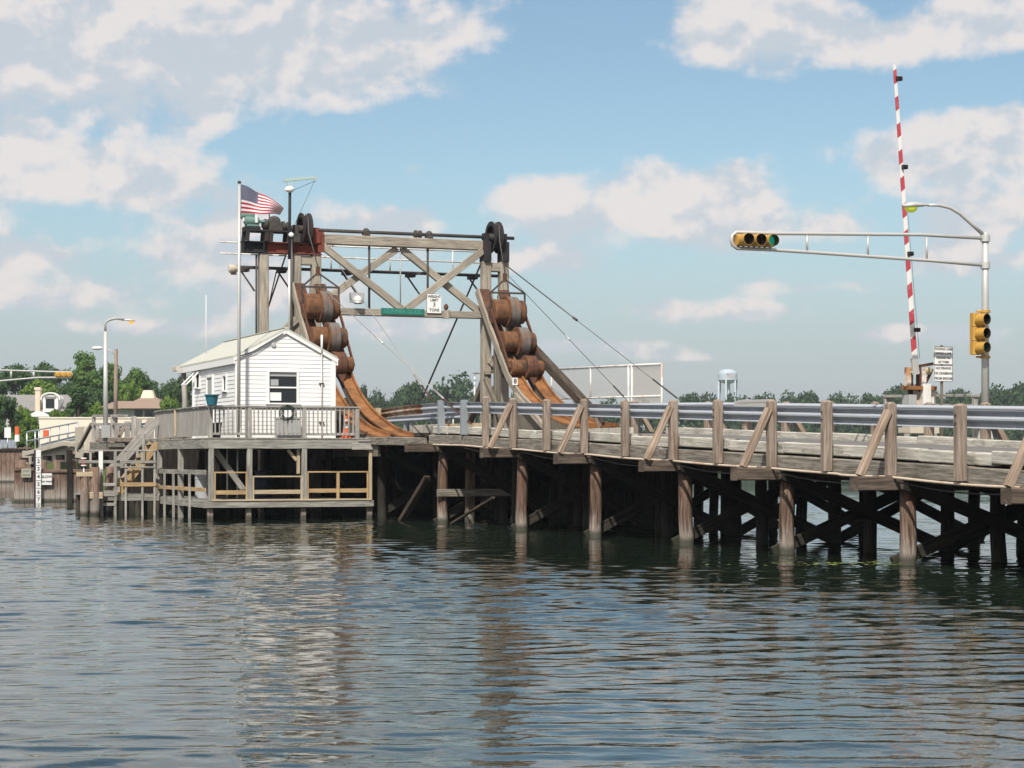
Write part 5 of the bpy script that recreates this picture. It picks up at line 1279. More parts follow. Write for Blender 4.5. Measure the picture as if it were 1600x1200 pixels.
def build_gate():
    n0 = 8.75; b = on_n(1437, 676, n0); t0 = b.y; z0 = road_z(t0)+.06
    g = thing('barrier_gate', 'raised red and white striped barrier arm on a rust-stained gate machine at the far curb', 'barrier gate', (n0, t0, z0))
    S = lambda px, py, dt=0: on_t(px, py, t0+dt)
    def bx(name, x0, y0, x1, y1, d, m, parent=g, dt=0):
        a, c = S(x0, y1, dt), S(x1, y0, dt); mb = MB(); mb.bar((a.x, t0+dt-d/2, a.z), (c.x, t0+dt+d/2, c.z), ch=.015); return part(name, mb, m, parent)
    bx('base', 1413, 668, 1458, 677, .6, M['concrete'])
    cab = bx('cabinet', 1415, 617, 1427, 668, .35, M['greypaint'])
    bx('cabinet', 1435, 600, 1447, 668, .5, M['pipewhite']); bx('cabinet', 1447, 606, 1456, 668, .4, M['pipewhite'], dt=.1)
    M['ruststain'] = rust('rust_stained_white', (.62, .60, .55), (.46, .27, .13), (.36, .13, .04), 3.5, .8)
    bx('cabinet', 1427.5, 608, 1435, 668, .3, M['ruststain'], dt=.12); bx('cross_channel', 1414, 604, 1458, 609, .38, M['rust'], dt=-.04)
    bx('upright', 1415.5, 574, 1421.5, 604, .18, M['ruststain']); bx('upright', 1421.8, 574, 1424, 616, .2, M['blacksteel'])
    bx('upright', 1434, 574, 1437, 612, .2, M['rustdark']); bx('upright', 1437.5, 580, 1444, 603, .25, M['pipewhite'])
    bx('pivot_bar', 1423, 580, 1436, 583, .1, M['alu'], dt=-.1)
    mb = MB(); a, c = S(1437, 572, -.05), S(1460, 568, -.05); mb.beam(a, c, .10, .07); mb.beam(S(1444, 603, -.05), S(1457, 577, -.05), .06, .06); part('counter_arm', mb, M['rustdark'], g)
    mb = MB(); c = S(1447, 580); mb.ball((c.x, t0-.08, c.z), .12, .12, .10); part('gong', mb, M['oldpine'], g)
    # the arm
    p0, p1 = S(1429.5, 566, -.16), S(1397.5, 101, -.16)
    mb = MB(); mb.beam(p0, p1, .145, .05, up=(0, 1, 0), w1=.085, h1=.04, ch=.008); arm = part('arm', mb, M['stripes'], g)
    mb = MB(); mb.beam(S(1431, 585, -.16), S(1428.5, 560, -.16), .17, .10, up=(0, 1, 0)); part('arm_root', mb, M['alu'], g)
    for px, py in ((1404.5, 123), (1413, 261), (1422, 396.5), (1432.5, 515.5)):
        c = S(px, py, -.2); mb = MB(); mb.bar((c.x-.075, c.y-.07, c.z-.05), (c.x+.075, c.y+.07, c.z+.05), ch=.012); lp = part('warning_lamp', mb, M['black'], arm)
        mb = MB(); mb.lathe((c.x+.01, c.y-.07, c.z), (0, -1, 0), [(.04, 0), (.04, .03), (0, .035)], 10); part('lens', mb, M['lensoff'], lp)
    mb = MB(); mb.tube([S(1417, 316, -.1), S(1437, 560, -.1)], .006, 5); mb.tube([S(1427, 520, -.1), S(1434, 560, -.1)], .008, 5); part('wire', mb, M['rope'], arm)
build_gate()
def build_signs():
    n0 = 9.0; b = on_n(1473.5, 640, n0); t0 = b.y
    p = thing('sign_post', 'dark steel post with two white notice plates beside the barrier gate', 'sign post', (n0, t0, road_z(t0)))
    S = lambda px, py: on_t(px, py, t0)
    mb = MB(); x = S(1473, 600).x; mb.bar((x-.03, t0+.02, road_z(t0)), (x+.03, t0+.07, S(1473, 539).z)); part('post', mb, M['towerdark'], p)
    for (y0, y1, lines) in ((542, 569.5, ('TOWING LINES', 'DOWN LANE', 'RELEASE ALL', 'OF THEM')), (571, 596, ('NO FISHING', 'OR CRABBING', 'FROM BRIDGE'))):
        a, c = S(1459, y1), S(1488, y0); mb = MB(); mb.bar((a.x, t0-.012, a.z), (c.x, t0+.012, c.z), ch=.004); pl = part('plate', mb, M['signwhite'], p)
        mb = MB(); h = c.z-a.z
        for x0, x1, z0, z1 in ((a.x, c.x, a.z, a.z+.012), (a.x, c.x, c.z-.012, c.z), (a.x, a.x+.012, a.z, c.z), (c.x-.012, c.x, a.z, c.z)): mb.face([(x0, t0-.017, z0), (x1, t0-.017, z0), (x1, t0-.017, z1), (x0, t0-.017, z1)])
        for k, s in enumerate(lines): text_mb(mb, s, .075 if len(lines) == 4 else .082, ((a.x+c.x)/2, t0-.014, c.z-h*(k+.6)/(len(lines)+.2)), (1, 0, 0), (0, 0, 1), .005, .002)
        part('lettering', mb, M['ink'], pl)
build_signs()
def build_far_rails():
    for k, (x0, x1, y0, y1, lab) in enumerate(((1383, 1419, 617, 622, 'short grey wooden rail beside the barrier gate, on the tower side'), (1456, 1527, 616, 635, 'longer grey wooden rail behind the notice post'))):
        n0 = 10.2; a = on_n(x0, y0+2, n0); b = on_n(x1, y0+2, n0)
        r = thing('wooden_rail', lab, 'railing', (n0, (a.y+b.y)/2, road_z(a.y)), group='wooden rails of the far footway')
        mb = MB(); mb.beam((n0, a.y, a.z), (n0, b.y, b.z+.0), .16, .07); part('top_rail', mb, M['board'], r)
        mb = MB(); mb.beam((n0, a.y, a.z-.30), (n0, b.y, b.z-.30), .05, .16); part('lower_rail', mb, M['board'], r)
        m_ = max(2, int(abs(a.y-b.y)/2.5)+1)
        for i in range(m_):
            t = a.y+(b.y-a.y)*(i/(m_-1)*.9+.05); mb = MB(); mb.beam((n0, t, road_z(t)-.2), (n0, t, a.z+(b.z-a.z)*((t-a.y)/(b.y-a.y))), .12, .12, up=(0, 1, 0)); part('post', mb, M['board'], r)
    n0 = 10.0
    f = thing('mesh_fence', 'white rusty pipe fence with chain-link panels beside the far curved track', 'fence', (n0, 36, road_z(36)))
    def Z(px, py): return on_n(px, py, n0)
    A, B_ = Z(848, 578), Z(1034, 568.5); a2, b2 = Z(848, 624), Z(1034, 618.5)
    mb = MB(); mb.tube([A, Z(960, 572), B_], .035, 8); mb.tube([a2, b2], .03, 8); part('top_rail', mb, M['pipewhite'], f)
    for px in (862, 923, 982, 987.5, 1034):
        u = (px-848)/(1034-848); top = Z(px, 578-9.5*u); lo = Z(px, 640 if px > 980 else 625-6*u)
        mb = MB(); mb.tube([(top.x, top.y, road_z(top.y) if px > 980 else lo.z), top], .035, 8); part('post', mb, M['pipewhite'], f)
    for x0, x1, lo in ((862, 923, 0), (923, 982, 0), (988, 1034, 1)):
        p = [Z(x0, 578-9.5*(x0-848)/186), Z(x1, 578-9.5*(x1-848)/186), Z(x1, 640 if lo else 624-5.5*(x1-848)/186), Z(x0, 640 if lo else 624-5.5*(x0-848)/186)]
        mb = MB(); uv = [(q.y, q.z) for q in p]; mb.face(p, uv)
        if not lo or True: pass
        part('wire_panel', mb, M['chain'], f)
        if lo:
            mb = MB(); pp = [q+Vector((.05, 0, 0)) for q in p]; mb.face(pp, [(q.y+.04, q.z+.03) for q in p]); part('wire_panel', mb, M['chain'], f)
    # white pipe railing of the footway by the far tower leg
    n0 = 9.9; r = thing('pipe_railing', 'low white pipe railing with a tall end post left of the far tower leg', 'railing', (n0, 50, 2.9))
    r['label'] = 'low white pipe railing with a tall end post beside the far tower leg'
    S = lambda px, py: on_n(px, py, 8.6)
    for y in (645.5, 664):
        mb = MB(); mb.tube([S(664, y+.5), S(742, y-1)], .03, 8); part('rail', mb, M['white'], r)
    for x, y0, y1 in ((708, 642, 672), (728, 642, 668), (741.5, 584, 668)):
        mb = MB(); mb.tube([S(x, y1), S(x, y0)], .032, 8); part('post', mb, M['white'], r)
    mb = MB(); mb.tube([S(689, 664), S(697, 642)], .045, 8); part('brace', mb, M['white'], r)
    mb = MB(); mb.tube([S(740, 583.5), S(754, 582.5)], .03, 8); part('top_rail', mb, M['greypaint'], r)
build_far_rails()
# ================================================================== DRAW SPAN AND FAR APPROACH
def build_span():
    sp = thing('draw_span', 'short timber draw span lowered across the channel behind the tower', 'draw bridge', (4, 50, 2.9))
    mb = MB(); mb.bar((.9, 43.9, 2.72), (7.2, 57.4, 2.95)); part('deck', mb, M['deckdark'], sp)
    for n in (1.0, 2.6, 4.1, 5.6, 7.1):
        mb = MB(); mb.bar((n-.1, 43.9, 2.25), (n+.1, 57.4, 2.71)); part('girder', mb, M['blacksteel'], sp)
    for n, s in ((1.1, 1), (7.0, -1)):
        path = [(n, 44+.9*k, 3.62) for k in range(15)]
        mb = MB(); mb.sweep(path, wprof(s), [Vector((1, 0, 0))]*15); part('rail_beam', mb, M['galvrail'], sp)
        for t in (44.5, 48, 51.5, 55):
            mb = MB(); mb.bar((n-.06*s-.06, t-.08, 2.95), (n-.06*s+.06, t+.08, 3.85)); part('rail_post', mb, M['galvblue'], sp)
build_span()
def build_far_approach():
    fa = thing('far_approach', 'far trestle approach with grey timber rails leading to the town bank', 'bridge approach', (4, 80, 0))
    ts = [58+2.5*k for k in range(23)]
    mb = MB(); mb.sweep([(4.0, t, road_z(t)) for t in ts], [(-3.9, -.25), (3.9, -.25), (3.9, 0), (-3.9, 0)], Vector((1, 0, 0))); part('deck', mb, M['deckdark'], fa)
    mb = MB(); mb.sweep([(4.0, t, road_z(t)+.006) for t in ts], [(-3.6, 0), (3.6, 0), (3.6, .012), (-3.6, .012)], Vector((1, 0, 0)))
    part('road_surface', mb, M['asphalt'], fa)
    for a, b in zip(ts[:12:2], ts[2:14:2]):
        mb = MB(); mb.beam((.0, a+.02, road_z(a)-.22), (.0, b-.02, road_z(b)-.22), .25, .45); part('edge_beam', mb, M['stringer'], fa)
        mb = MB(); mb.beam((7.9, a+.02, road_z(a)-.1), (7.9, b-.02, road_z(b)-.1), .25, .6); part('edge_beam', mb, M['stringer'], fa)
    for a, b in zip(ts[12::2], ts[14::2]):
        mb = MB(); mb.bar((-.1, a, road_z(a)-.9), (.2, b, road_z(b)+.05)); part('concrete_kerb', mb, M['concrete'], fa)
    for t in range(60, 112, 5):
        for n in (.2, 2.7, 5.2, 7.7):
            mb = MB(); mb.tube([(n, t, -1), (n, t, road_z(t)-.5)], .16, 8); part('pile', mb, M['creo'], fa)
        mb = MB(); mb.beam((-.6, t, road_z(t)-.6), (8.4, t, road_z(t)-.6), .3, .3); part('pile_cap', mb, M['creo'], fa)
    for n, s in ((.25, 1), (7.75, -1)):
        for a in range(58, 88, 5):
            path = [(n, a+k, road_z(a+k)+.72) for k in range(6)]; mb = MB(); mb.sweep(path, wprof(s), [Vector((1, 0, 0))]*6); part('rail_beam', mb, M['galvrail'], fa)
        for t in range(58, 89, 3):
            mb = MB(); z = road_z(t); mb.beam((n-.14*s, t, z-.3), (n-.14*s, t, z+1.05), .26, .26, up=(0, 1, 0)); part('rail_post', mb, M['board'], fa)
            if t % 2 == 0 and s > 0:
                mb = MB(); mb.beam((n-.9, t, z-.5), (n-.25, t, z+.9), .16, .18, up=(0, 1, 0)); part('knee_brace', mb, M['brown'], fa)
    # service walkway rail bits near the lamp post
    S = lambda px, py: on_n(px, py, -.9)
    for y0, y1, x0, x1 in ((650, 650, 146, 198), (663, 663, 146, 208)):
        mb = MB(); mb.beam(S(x0, y0), S(x1, y1), .12, .14); part('side_rail', mb, M['board'], fa)
    for px in (146.5, 176, 208, 210):
        mb = MB(); a = S(px, 690); b = S(px, 649 if px < 200 else 650); mb.beam(a, Vector((a.x, a.y, b.z)), .18, .18, up=(0, 1, 0)); part('side_post', mb, M['board'], fa)
    mb = MB(); mb.beam(S(160, 687), S(214, 687), .5, .22); part('side_deck', mb, M['brown'], fa)
    mb = MB(); mb.beam(S(146, 697), S(200, 699), .4, .45); part('side_beam', mb, M['stringer'], fa)
    mb = MB(); mb.beam(S(122, 703), S(143, 663), .16, .2); part('knee_brace', mb, M['towerdark'], fa)
    # cream end block and galvanised hand railing
    a = on_n(134, 690, -.25); mb = MB(); mb.bar((-.6, a.y-1.6, 2.0), (.1, a.y+1.6, on_n(134, 667, -.25).z)); part('end_block', mb, M['concrete'], fa)
    mb = MB(); Q = [on_n(x, y, -.35) for x, y in ((138, 696), (105, 693), (45, 709))]
    for p, q in zip(Q, Q[1:]): mb.beam(p, q, .5, .28)
    part('concrete_kerb', mb, M['concrete'], fa)
    hr = thing('hand_railing', 'grey galvanised hand railing on the sloping cream concrete kerb of the far approach', 'railing', (-.35, 100, 2.4))
    S = lambda px, py: on_n(px, py, -.4)
    X = (42, 55, 61, 78, 92, 106, 121); top = lambda x: 675-(x-42)*.19; lo = lambda x: 710-(x-42)*.19
    for x in X:
        mb = MB(); mb.tube([S(x, lo(x)), S(x, top(x))], .05, 6); part('post', mb, M['galv'], hr)
    for f in (0, .42):
        mb = MB(); mb.tube([S(42, top(42)+f*34), S(121, top(121)+f*34)], .05, 6); part('rail', mb, M['galv'], hr)
    mb = MB(); path = [S(62, 698), S(121, 684)]; mb.sweep(path, wprof(1), [Vector((1, 0, 0))]*2); part('rail_beam', mb, M['galvrail'], hr)
build_far_approach()
def build_bulkhead():
    T = 62.2; S = lambda px, py: on_t(px, py, T)
    bh = thing('fender_bulkhead', 'weathered brown plank fender wall standing in the water across the channel', 'bulkhead', (-6, T, 0))
    def planks(x0, x1, ytop, name, m):
        a = S(x0, ytop); b = S(x1, ytop); mb = MB(); n = a.x
        while n < b.x: mb.beam((n+.11, T+rnd.uniform(-.015, .015), -.6), (n+.11, T, a.z+rnd.uniform(-.05, .03)), .21, .1, up=(0, 1, 0), ch=.01); n += .225
        return part(name, mb, M[m], bh)
    planks(22, 53, 731, 'planking', 'bulk'); planks(62, 104, 734, 'planking', 'bulk'); planks(112, 140, 737, 'planking', 'bulk')
    a, b = S(104, 703), S(112, 703); mb = MB(); mb.bar((a.x, T-.2, -.8), (b.x, T+.1, a.z)); part('king_pile', mb, M['creo'], bh)
    for x0, x1, y in ((22, 53, 733), (62, 140, 736)):
        mb = MB(); a, b = S(x0, y), S(x1, y); mb.beam((a.x, T-.08, a.z), (b.x, T-.08, a.z), .08, .14); part('cap_wale', mb, M['bulk'], bh)
    for px in (38, 70, 92, 118):
        a = S(px, 722); mb = MB(); mb.tube([(a.x, T+.6, -1), (a.x, T+.6, a.z+.1)], .17, 8); part('back_pile', mb, M['bulk'], bh)
    gb = thing('tide_gauge', 'white clearance gauge board with black numbers and a dark side on the fender wall', 'gauge board', (S(58, 740).x, T-.3, 0))
    a, c = S(54.5, 786), S(62.5, 703); mb = MB(); mb.bar((a.x, T-.30, -.3), (c.x, T-.24, c.z)); part('board', mb, M['white'], gb)
    M['purple'] = plain('dark_gauge_side', (.035, .02, .045), .7)
    mb = MB(); mb.bar((a.x-.07, T-.31, -.3), (a.x-.005, T-.2, c.z)); part('side_board', mb, M['purple'], gb)
    mb = MB(); x = (a.x+c.x)/2
    for k in range(2, 8):
        z = S(58, 721+(k-2)*11.9).z; text_mb(mb, str(k), .23, (x, T-.30, z), (1, 0, 0), (0, 0, 1), .006, .006)
        mb.face([(a.x+.01, T-.306, z+.155), (c.x-.01, T-.306, z+.155), (c.x-.01, T-.306, z+.175), (a.x+.01, T-.306, z+.175)])
    part('numerals', mb, M['ink'], gb)
    a, c = S(63.5, 757.5), S(80, 739.5); sl = thing('slow_no_wake_sign', 'white slow no wake sign on the plank fender wall', 'water sign', ((a.x+c.x)/2, T-.2, a.z))
    mb = MB(); mb.bar((a.x, T-.22, a.z), (c.x, T-.18, c.z)); part('plate', mb, M['signwhite'], sl)
    mb = MB(); text_mb(mb, 'SLOW', .16, ((a.x+c.x)/2, T-.22, a.z+.35), (1, 0, 0), (0, 0, 1), .006, .005); text_mb(mb, 'NO WAKE', .105, ((a.x+c.x)/2, T-.22, a.z+.14), (1, 0, 0), (0, 0, 1), .006, .005); part('lettering', mb, M['ink'], sl)
    a, c = S(32.5, 746), S(47.5, 732); sl = thing('faded_sign', 'faded grey-green notice board at the outer end of the plank fender wall', 'water sign', ((a.x+c.x)/2, T-.2, a.z))
    M['fadedsign'] = plain('faded_sign_face', (.36, .36, .29), .7, 0, .4)
    mb = MB(); mb.bar((a.x, T-.22, a.z), (c.x, T-.18, c.z)); part('plate', mb, M['fadedsign'], sl)
    M['fadedink'] = plain('faded_ink', (.15, .15, .12), .7)
    mb = MB(); text_mb(mb, 'LOW', .12, ((a.x+c.x)/2, T-.22, a.z+.28), (1, 0, 0), (0, 0, 1), .006, .003); text_mb(mb, 'BRIDGE', .09, ((a.x+c.x)/2, T-.22, a.z+.10), (1, 0, 0), (0, 0, 1), .006, .003); part('lettering', mb, M['fadedink'], sl)
build_bulkhead()
# ================================================================== LEFT BANK
def build_bank():
    q = on_n(165, 690, -1.2); z0 = q.z; Y = WB(q.x, q.y, 0).y
    lp = thing('street_lamp', 'tall pale street lamp with a glowing amber lantern on the far approach', 'street lamp', (q.x, q.y, z0))
    S = lambda px, py: on_t(px, py, q.y)
    mb = MB(); mb.tube([(q.x, q.y, z0), (q.x, q.y, S(165, 518).z)], [.13, .10], 10); part('pole', mb, M['alu'], lp)
    P = [S(165, 518)]+[S(x, y) for x, y in ((164, 507), (166, 502.5), (172, 499.5), (182, 497.5), (194, 499.5))]
    mb = MB(); mb.tube(P, .06, 8); part('arm', mb, M['greypaint'], lp); lantern(lp, S(193, 500), S(211, 502), 'lampglassorange')
    a, b = S(157, 684), S(171, 664); mb = MB(); mb.bar((a.x, q.y-.35, a.z), (b.x, q.y-.12, b.z)); part('control_box', mb, M['greypaint'], lp)
    at2 = lambda px, py, y=150: at(px, py, y)
    up = thing('utility_pole', 'brown wooden utility pole with a small white lamp arm behind the pale street lamp', 'utility pole', at2(181, 660), 'W')
    mb = MB(); mb.tube([at2(180, 690), at2(181.5, 545)], [.17, .13], 8); part('pole', mb, M['brown'], up)
    mb = MB(); mb.tube([at2(181, 556), at2(172, 547), at2(158, 544)], .035, 6); la = part('lamp_arm', mb, M['alu'], up)
    mb = MB(); mb.ball(at2(152, 544), .42, .2, .14); part('lamp', mb, M['white'], la)
    # the town side's signal arm, its pole out of the picture
    T = 94.6; S = lambda px, py: on_t(px, py, T)
    sg = thing('signal_arm_pole', 'far aluminium signal arm reaching in over the town end of the bridge', 'signal pole', (S(-130, 700).x, T, 2.6))
    x0 = S(-130, 700).x; tipx = S(113, 585).x
    mb = MB(); mb.tube([(x0, T, 2.6), (x0, T, S(0, 574).z)], .12, 10); part('pole', mb, M['alu'], sg)
    mb = MB(); mb.tube([(x0, T, S(0, 576).z), S(0, 578.5), S(85, 581), (tipx-.06, T, S(113, 581).z), (tipx, T, S(113, 585).z), (tipx-.08, T, S(113, 590).z), S(60, 590), S(20, 593.5), S(-30, 598), (x0, T, S(0, 604).z)], .055, 8); part('mast_arm', mb, M['alu'], sg)
    for px in (17.5, 53):
        mb = MB(); mb.tube([S(px, 579.5), S(px, 592)], .05, 6); part('strut', mb, M['alu'], sg)
    hd = thing('traffic_light', 'small far yellow traffic light seen from behind at the tip of the town-side signal arm', 'traffic light', (S(100, 590).x, T, S(100, 590).z))
    mb = MB(); w = (S(112, 585).x-S(86, 585).x)/3; xx = S(86, 585).x; zc = S(100, 585.5).z
    for k in range(3): mb.lathe((xx+w*(k+.5), T-.16, zc), (0, 1, 0), [(0, 0), (.13, .02), (.17, .10), (.17, .3), (0, .3)], 14); mb.beam((xx+w*k+.005, T+.02, zc), (xx+w*(k+1)-.005, T+.02, zc), .24, .30, ch=.05)
    part('housing', mb, M['yellow'], hd)
    mb = MB()
    for k in range(3): mb.lathe((xx+w*(k+.5), T+.14, zc), (0, 1, 0), [(.16, 0), (.155, .25), (.15, .25)], 14)
    part('visor', mb, M['yellow'], hd)
    # bank wall, boards and clutter
    bw = thing('bank_bulkhead', 'dark timber bulkhead along the grassy town bank at the water', 'bulkhead', (-48, 170.4, 0), 'W'); mb = MB(); x = -70
    while x < -39.8: mb.beam((x, 170.4+rnd.uniform(-.03, .03), -.5), (x, 170.4, 2.86+rnd.uniform(-.08, .08)), .34, .16, up=(0, 1, 0)); x += .36
    part('planking', mb, M['bulk'], bw); mb = MB(); mb.beam((-70, 170.25, 2.7), (-39.8, 170.25, 2.7), .14, .2); part('wale', mb, M['creo'], bw)
    fb = thing('board_fence', 'low blue-grey board fence on top of the town bank bulkhead', 'fence', (-45, 171, 2.8), 'W'); mb = MB(); x = -64
    while x < -41.3: mb.beam((x, 171, 2.6), (x, 171, 3.55), .2, .05, up=(0, 1, 0)); x += .23
    part('boards', mb, M['fenceboard'], fb); mb = MB(); mb.beam((-64, 171.08, 3.4), (-41.3, 171.08, 3.4), .06, .1); part('rail', mb, M['fenceboard'], fb)
    wl = thing('cream_wall', 'long smooth cream wall in front of the houses on the town bank', 'wall', (-29, 160, 2.4), 'W')
    y = 168.8; a, b = at(62, 690, y), at(262, 654, y)
    mb = MB(); mb.bar((a.x, y-.15, 2.0), (b.x, y+.15, b.z)); part('wall', mb, M['creamwall'], wl)
    mb = MB(); mb.bar((a.x-.05, y-.22, b.z), (b.x+.05, y+.22, b.z+.12)); part('coping', mb, M['creamwall'], wl)
    y = 150
    for nm, lab, cat, px, y0, y1, w, h, m in (('notice_board', 'small blank white board on the bank beside the dark shrub', 'sign', 12, 668, 684, 10, 16, 'signwhite'), ('orange_sign', 'orange-red square sign behind the galvanised hand railing', 'sign', 73, 672, 683, 11, 11, 'orange')):
        r = thing(nm, lab, cat, at(px, 700, y), 'W'); a, b = at(px-w/2, y1, y), at(px+w/2, y0, y)
        mb = MB(); mb.bar((a.x, y-.03, a.z), (b.x, y+.03, b.z)); part('plate', mb, M[m], r)
        mb = MB(); mb.tube([at(px, 702, y), at(px, y1, y)], .04, 6); part('post', mb, M['galv'], r)
    br = thing('traffic_barrel', 'orange and white traffic barrel on the bank next to the white board', 'traffic barrel', at(27, 690, y), 'W'); c = at(27, 690, y)
    for z0_, z1_, m in ((0, .5, 'white'), (.5, 1.1, 'orange')):
        mb = MB(); mb.lathe(c, (0, 0, 1), [(.2-.03*z0_, z0_), (.2-.03*z1_, z1_)]+([(0, z1_)] if z1_ > 1 else []), 14); part('band', mb, M[m], br)
    b2 = thing('orange_barrel', 'small orange barrel low behind the hand railing under the orange sign', 'traffic barrel', at(74, 703, 150), 'W'); c = at(74, 703, 150)
    mb = MB(); mb.lathe(c, (0, 0, 1), [(.26, 0), (.24, .5), (0, .5)], 14); part('body', mb, M['orange'], b2)
    mb = MB(); mb.lathe(c, (0, 0, 1), [(.262, .2), (.256, .34)], 14); part('band', mb, M['white'], b2)
    # the houses
    Y = 236; h = thing('grey_roof_house', 'house with a long grey roof, tall cream chimney and an arched white dormer', 'house', (at(55, 690, Y).x, Y, 3), 'W')
    a, b = at(-30, 640, Y), at(112, 614, Y); e = at(20, 641, Y).z
    mb = MB(); mb.bar((a.x+.4, Y+.6, 2.5), (b.x-.4, Y+8, e)); part('wall', mb, M['housewall'], h)
    mb = MB(); rt = at(20, 615, Y).z; mb.prism([(a.x, Y-.2, e-.1), (a.x, Y+4.2, rt), (a.x, Y+8.8, e-.1)], (b.x-a.x, 0, 0)); part('roof', mb, M['roofgrey'], h)
    c0, c1 = at(55.5, 640, Y), at(63.5, 605, Y); mb = MB(); mb.bar((c0.x, Y-.3, 2.5), (c1.x, Y+.5, c1.z)); mb.bar((c0.x-.08, Y-.38, c1.z-.35), (c1.x+.08, Y+.58, c1.z)); part('chimney', mb, M['cupola'], h)
    x0, x1 = at(66, 640, Y).x, at(95, 640, Y).x; xm = (x0+x1)/2; zc = at(80, 625, Y).z; w = (x1-x0)/2
    arc = [(xm-w+.2, zc-1.4), (xm-w+.2, zc)]+[(xm+(w-.2)*math.cos(math.pi-math.pi*k/10), zc+.62*math.sin(math.pi*k/10)) for k in range(1, 10)]+[(xm+w-.2, zc), (xm+w-.2, zc-1.4)]
    mb = MB(); mb.prism([(x, Y-.5, z) for x, z in arc], (0, 3.5, 0)); dm = part('dormer', mb, M['white'], h)
    mb = MB()
    pts = [(xm-w, zc)]+[(xm+w*math.cos(math.pi-math.pi*k/12), zc+.12+.68*math.sin(math.pi*k/12)) for k in range(1, 12)]+[(xm+w, zc)]
    for p, q in zip(pts, pts[1:]): mb.beam((p[0], Y-.45, p[1]), (q[0], Y-.45, q[1]), .5, .16)
    part('arched_trim', mb, M['white'], dm)
    mb = MB(); mb.bar((xm-.55, Y-.56, zc-.95), (xm+.45, Y-.52, zc+.1)); part('window', mb, M['glass'], dm)
    mb = MB(); mb.bar((xm-w+.4, Y-.54, zc+.12), (xm+w-.4, Y-.51, zc+.4)); part('arch_panel', mb, M['roofgrey'], dm)
    Y = 236; h = thing('brown_roof_house', 'low house with a brown hipped roof and a cream cupola on the town bank', 'house', (at(205, 690, Y).x, Y, 3), 'W')
    a, b, p = at(149, 641, Y), at(266, 636, Y), at(222, 617, Y); ez = at(200, 638, Y).z
    mb = MB(); mb.bar((a.x+.5, Y+.6, 2.5), (b.x-.5, Y+8, ez)); part('wall', mb, M['housewall'], h)
    def hip(x0, x1, xr0, xr1, ez, rz, y0, y1):
        ym = (y0+y1)/2; mb = MB(); P = [(x0, y0, ez), (x1, y0, ez), (x1, y1, ez), (x0, y1, ez)]; r0, r1 = (xr0, ym, rz), (xr1, ym, rz)
        mb.face([P[0], P[1], r1, r0]); mb.face([P[1], P[2], r1]); mb.face([P[2], P[3], r0, r1]); mb.face([P[3], P[0], r0]); mb.face(P[::-1]); return mb
    part('roof', hip(a.x, at(212, 0, Y).x, at(170, 0, Y).x, at(205, 0, Y).x, ez-.05, at(0, 625, Y).z, Y-.2, Y+8.5), M['roofbrown'], h)
    part('roof', hip(at(188, 0, Y).x, b.x, at(214, 0, Y).x, at(231, 0, Y).x, ez-.02, p.z, Y-.6, Y+9), M['roofbrown'], h)
    c = at(222, 617, Y); mb = MB(); mb.beam((c.x, Y+4.2, c.z-.4), (c.x, Y+4.2, at(0, 608, Y).z), 1.75, 1.75, w1=1.1, h1=1.1, up=(0, 1, 0)); part('cupola', mb, M['cupola'], h)
    for px in (215, 231, 245, 172):
        c = at(px, 646, Y); mb = MB(); mb.bar((c.x-.45, Y+.52, c.z-.5), (c.x+.45, Y+.58, c.z+.4)); w = part('window', mb, M['glass'], h)
        mb = MB(); mb.bar((c.x-.52, Y+.48, c.z-.58), (c.x+.52, Y+.56, c.z-.5)); part('sill', mb, M['white'], w)
    c = at(58, 651, 200); ss = thing('shed', 'small white shed roof peeping between the light green bushes', 'shed', (c.x, 200, 3), 'W')
    mb = MB(); mb.bar((c.x-.9, 200, 2.5), (c.x+.9, 202, c.z)); part('wall', mb, M['white'], ss)
    mb = MB(); mb.prism([(c.x-1.1, 199.7, c.z), (c.x, 199.7, c.z+.55), (c.x+1.1, 199.7, c.z)], (0, 2.6, 0)); part('roof', mb, M['white'], ss)
build_bank()
